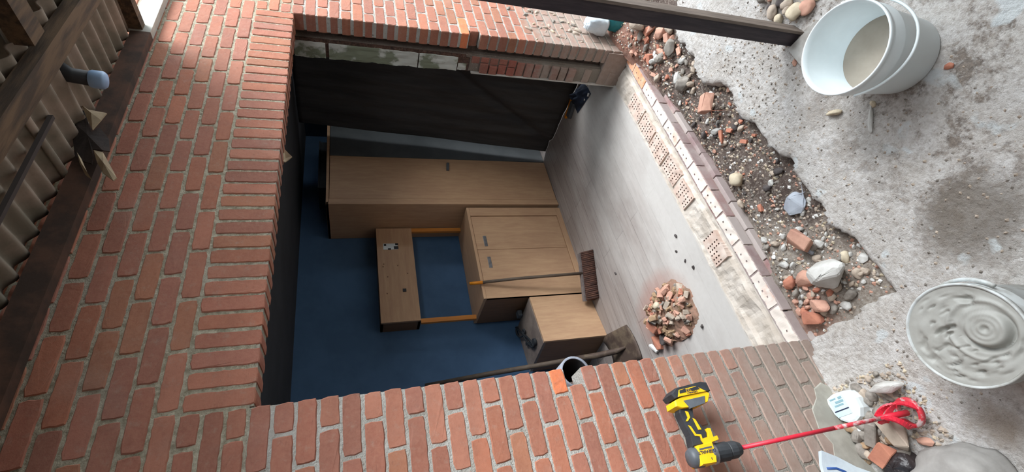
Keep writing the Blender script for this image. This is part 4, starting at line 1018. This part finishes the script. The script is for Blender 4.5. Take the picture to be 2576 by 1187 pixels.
# folded top corner rises to a point by the wall
m = MB(); prof = [(-6.85, -29.7), (-7.35, -30.45), (-8.0, -31.2), (-8.6, -32.2), (-8.9, -34.2), (-12, -34.2), (-12.0, -29.5), (-10, -28.6), (-8.2, -29.0), (-7.5, -29.25)]
m.prism(prof, lambda z: -1.05-.16*(-29.5-z) if z < -29.5 else -1.05, lambda z: -.85+.02*(-29-z)); 
m.build('bag', [M_sack], T)
for pts in ([(-7.75, -29.4), (-7.85, -29.95), (-8.1, -30.35), (-8.5, -30.6)], [(-8.05, -29.6), (-8.2, -29.95)], [(-8.5, -29.3), (-8.55, -30.0), (-9.0, -30.4)]):
    m = MB(); m.tube([(x, -1.05-.16*(-29.5-z)-.03 if z < -29.5 else -1.08, z) for x, z in pts], .07, 6); m.build('blue_lettering', [M_bluei], T)
T = thing('cement_sack', (-10.2, -4.3, -34.2), 'slumped grey paper sack at the left edge of the yard', 'sack')
lump(-10.3, -4.3, -34.3, 2.3, 2.2, 1.9, M_sackg, 'bag', T, 3)
T = thing('bin_bag', (-8.6, -1.9, -34.2), 'black rubbish bag wedged between the stone heap and the grey sack', 'bag')
lump(-8.5, -1.7, -34.3, .85, 1.1, 1.1, M_dbag, 'bag', T, 8)
T = thing('plastic_sack', (38.1, -1.3, -32.2), 'crumpled white sack lying on rubble behind the dark post', 'sack')
lump(37.4, -1.15, -31.5, 1.25, 1.0, 2.4, M_sack, 'bag', T, 5, peak=(-.6, 0))
T = thing('teal_sack', (38, -1.3, -33), 'teal plastic sack under the crumpled white sack', 'sack')
lump(37.7, -1.75, -33.2, 1.45, 1.2, 2.1, M_teal, 'bag', T, 6)
# render smear on the wall at left
m = MB(); out = [(-3.36, -34.3), (-3.0, -33.7), (-3.3, -32.9), (-3.9, -32.6), (-4.5, -31.8), (-5.6, -31.5), (-6.6, -31.9), (-7.9, -31.1), (-9.6, -31.2), (-9.8, -34.3)]
m.prism([(x, z) for x, z in out], lambda z: -.07, lambda z: .1, bev=.03); struct(m, 'trim_render_smear', [M_patch])
# mortar splashes with pebbles on the wall right of the opening
for i in range(46):
    x = U(34.6, 42.5); z = -20.5-8.5*random.random(); 
    if z > -22.5 and x < 38: continue
    me = proto(random.choice(['beige', 'grey', 'cream', 'beige']), 'pebble', random.randrange(7)); o = bpy.data.objects.new('mortar_blob', me); C.objects.link(o)
    s = U(.3, .95); o.scale = (s, s*.5, s*.8); o.location = W(x, -.02, z); o.rotation_euler = (0, U(0, 6), 0)
    tag(o, 'lump of mortar stuck to the brick wall right of the opening', 'mortar lump', 'mortar lumps on the right wall')

# ------------------------------------------------------------------ canopy
def corr(x0, x1, y0, y1, z0, slope, mat, label, seed, pitch=1.33, amp=.2):
    m = MB(); nx_ = int((x1-x0)/pitch*10); ny_ = 12; vs = []; fs = []
    for j in range(ny_+1):
        for i in range(nx_+1):
            x = x0+(x1-x0)*i/nx_; y = y0+(y1-y0)*j/ny_; e = .10*nz(x, seed, 0, 1.5) if j in (0,) else 0
            vs.append((x, y+e, z0+slope*(y0-y)+amp*math.cos(2*math.pi*x/pitch)+.05*nz(x, y, seed, .3)))
    o_ = len(vs); vs += [(a, b_, c+.1) for a, b_, c in vs]
    for j in range(ny_):
        for i in range(nx_): a = j*(nx_+1)+i; fs.append((a, a+1, a+nx_+2, a+nx_+1)); fs.append((a+o_, a+nx_+1+o_, a+nx_+2+o_, a+1+o_))
    per = [i for i in range(nx_+1)]+[j*(nx_+1)+nx_ for j in range(1, ny_+1)]+[ny_*(nx_+1)+i for i in range(nx_-1, -1, -1)]+[j*(nx_+1) for j in range(ny_-1, 0, -1)]
    for a, c in zip(per, per[1:]+per[:1]): fs.append((a, c, c+o_, a+o_))
    m.add(vs, fs, smooth=True); ob = m.build('corrugated_roof_sheet', [mat], origin=((x0+x1)/2, y0, z0)); tag(ob, label, 'roof sheet', 'corrugated sheets of the canopy'); return ob
corr(-20, -2.0, -.35, -7.0, 10.35, .0, M_sheetg, 'corrugated roof sheet of the wall-side row, out at the far left', 1)
corr(-2.3, 13.9, -.35, -7.0, 10.5, .0, M_sheetg, 'corrugated roof sheet whose wavy end meets the wall above the lintel left half', 2)
corr(13.7, 28.4, -.5, -7.0, 10.3, .0, M_sheetg, 'corrugated roof sheet right of the blue capped pipe', 3)
corr(-20, 8.0, -4.6, -17, 11.0, -.02, M_sheetg, 'outer row corrugated roof sheet, left', 4)
corr(7.8, 28.4, -4.6, -17, 11.1, -.02, M_sheetg, 'outer row corrugated roof sheet, right', 5)
def timber(name, p, q, w, h, label, mat=M_beam, cat='beam', group=None):
    m = MB(); m.bar(p, q, w, h); pp = Vector(p); o = m.build(name, [mat], origin=tuple(pp)); return tag(o, label, cat, group)
timber('roof_beam', (-20, -7.3, 9.75), (29.5, -5.4, 9.75), 1.2, .7, 'heavy brown beam running along the canopy under the corrugated sheets')
timber('roof_beam', (-20, -13.4, 9.9), (29.5, -13.4, 9.9), 1.3, 1.0, 'outer brown beam carried by the dark post')
timber('rafter', (16.9, -6.9, 10.0), (16.9, -16.7, 10.2), 1.3, .9, 'dark rafter crossing the heavy beam near the blue capped pipe')
timber('rafter', (21.6, -6.9, 10.0), (20.4, -16.7, 10.2), 1.2, .9, 'slanting dark brace right of the crossing rafter')
timber('verge_rafter', (28.6, -.3, 10.0), (28.6, -17, 10.4), .7, 1.1, 'dark rafter closing the right end of the canopy')
m = MB(); m.box((-20, -.62, 8.95), (28, -.02, 10.15)); lg = m.build('ledger_board', [M_ledger_shade], origin=(4, -.3, 9.5)); tag(lg, 'long dark board standing in for shaded brick along the wall top', 'board')  # dark strip painted for the shaded brickwork under the sheets
m = MB(); m.box((28.05, -.6, 8.95), (36, -.02, 10.3)); lg = m.build('ledger_board', [M_ledger_lit], origin=(32, -.3, 9.5)); tag(lg, 'right stretch of the same board, its daylight painted in pale', 'board')  # paler copy of the ledger: daylight past the canopy painted in
timber('conduit', (-1, -3.5, 10.0), (15.2, -3.5, 10.0), .22, .22, 'thin dark conduit under the sheets parallel to the wall', M_conduit, 'conduit')
gap_cover = MB(); gap_cover.box((-20, -1.3, 10.95), (28.5, .3, 11.1)); struct(gap_cover, 'trim_added_gap_cover', [M_ledger_shade])  # added board, stops sky light leaking between sheets and wall
T = thing('hanging_pipe', (18.4, -3.5, 9), 'short dark pipe with a light blue cap hanging from the heavy beam', 'pipe')
m = MB(); m.tube([(18.3, -4.6, 10.6), (18.45, -3.7, 10.0), (18.5, -3.5, 9.0)], .42, 16); m.build('tube', [M_blk], T)
m = MB(); m.lathe([(.46, -.1), (.5, 0), (.5, .5), (.4, .62), (.01, .66)], (18.5, -3.5, 9.05), 20, axis=(0, .1, -1)); m.build('cap', [M_bluecap], T)
def ragpoly(name, pts, y, mat, parent=None, label=None, sw=.3, seed=0):
    m = MB(); vs = [(x, y+sw*nz(x, z, seed, .9)+.15*(z-9), z) for x, z in pts]; n = len(pts); c = (sum(v[0] for v in vs)/n, sum(v[1] for v in vs)/n-.25, sum(v[2] for v in vs)/n)
    v2 = [(a, b_+.07, c_) for a, b_, c_ in vs]; c2 = (c[0], c[1]+.07, c[2])
    m.add(vs+v2+[c, c2], [(i, (i+1) % n, 2*n) for i in range(n)]+[((i+1) % n+n, i+n, 2*n+1) for i in range(n)]+[(i, i+n, (i+1) % n+n, (i+1) % n) for i in range(n)])
    o = m.build(name, [mat], parent)
    if label: tag(o, label)
    return o
T = thing('torn_felt', (16.5, -1.2, 10.2), 'torn dark roofing felt with pale lining hanging from the canopy by the wall', 'roofing felt')
ragpoly('felt', [(19.19, 11.0), (19.02, 10.53), (17.37, 9.81), (16.55, 9.42), (17.08, 9.21), (16.27, 8.61), (14.99, 8.21), (14.97, 8.5), (15.17, 9.04), (14.64, 8.89), (14.17, 8.89), (14.46, 9.4), (14.9, 9.87), (16.62, 10.47), (18.1, 11.0)], -1.2, M_felt, T)
ragpoly('lining', [(18.9, 10.47), (18.47, 10.04), (18.11, 9.03), (17.32, 9.08), (16.55, 9.31), (17.43, 9.79)], -1.5, M_scrap, T, 'pale torn flap', seed=3)
ragpoly('lining', [(15.1, 8.99), (14.87, 8.48), (13.51, 7.72), (12.78, 7.33), (12.57, 7.43), (13.2, 8.06), (14.09, 8.57)], -1.4, M_scrap, T, 'pale torn flap', seed=5)
ragpoly('lining', [(14.81, 9.63), (14.36, 9.34), (13.04, 8.67), (12.47, 8.28), (13.18, 8.88), (14.05, 9.35)], -1.4, M_scrap, T, 'pale torn strip', seed=6)
# shred of lining at the lintel arris
T = thing('torn_membrane', (18, 1.4, -.3), 'ragged scrap of membrane sticking out under the lintel', 'membrane')
m = MB(); m.add([(18.6, 1.4, -.15), (18.2, 1.5, -.5), (17.9, 1.55, -.75), (17.5, 1.5, -.5), (17.2, 1.4, -.35), (17.2, 1.3, -.15), (17.8, 1.6, -.3)], [(0, 1, 6), (1, 2, 6), (2, 3, 6), (3, 4, 6), (4, 5, 6), (5, 0, 6)])
m2 = m.build('scrap', [M_scrap], T); sm = m2.modifiers.new('t', 'SOLIDIFY'); sm.thickness = .004
for o in bpy.data.objects:
    if '_o' in o: del o['_o']
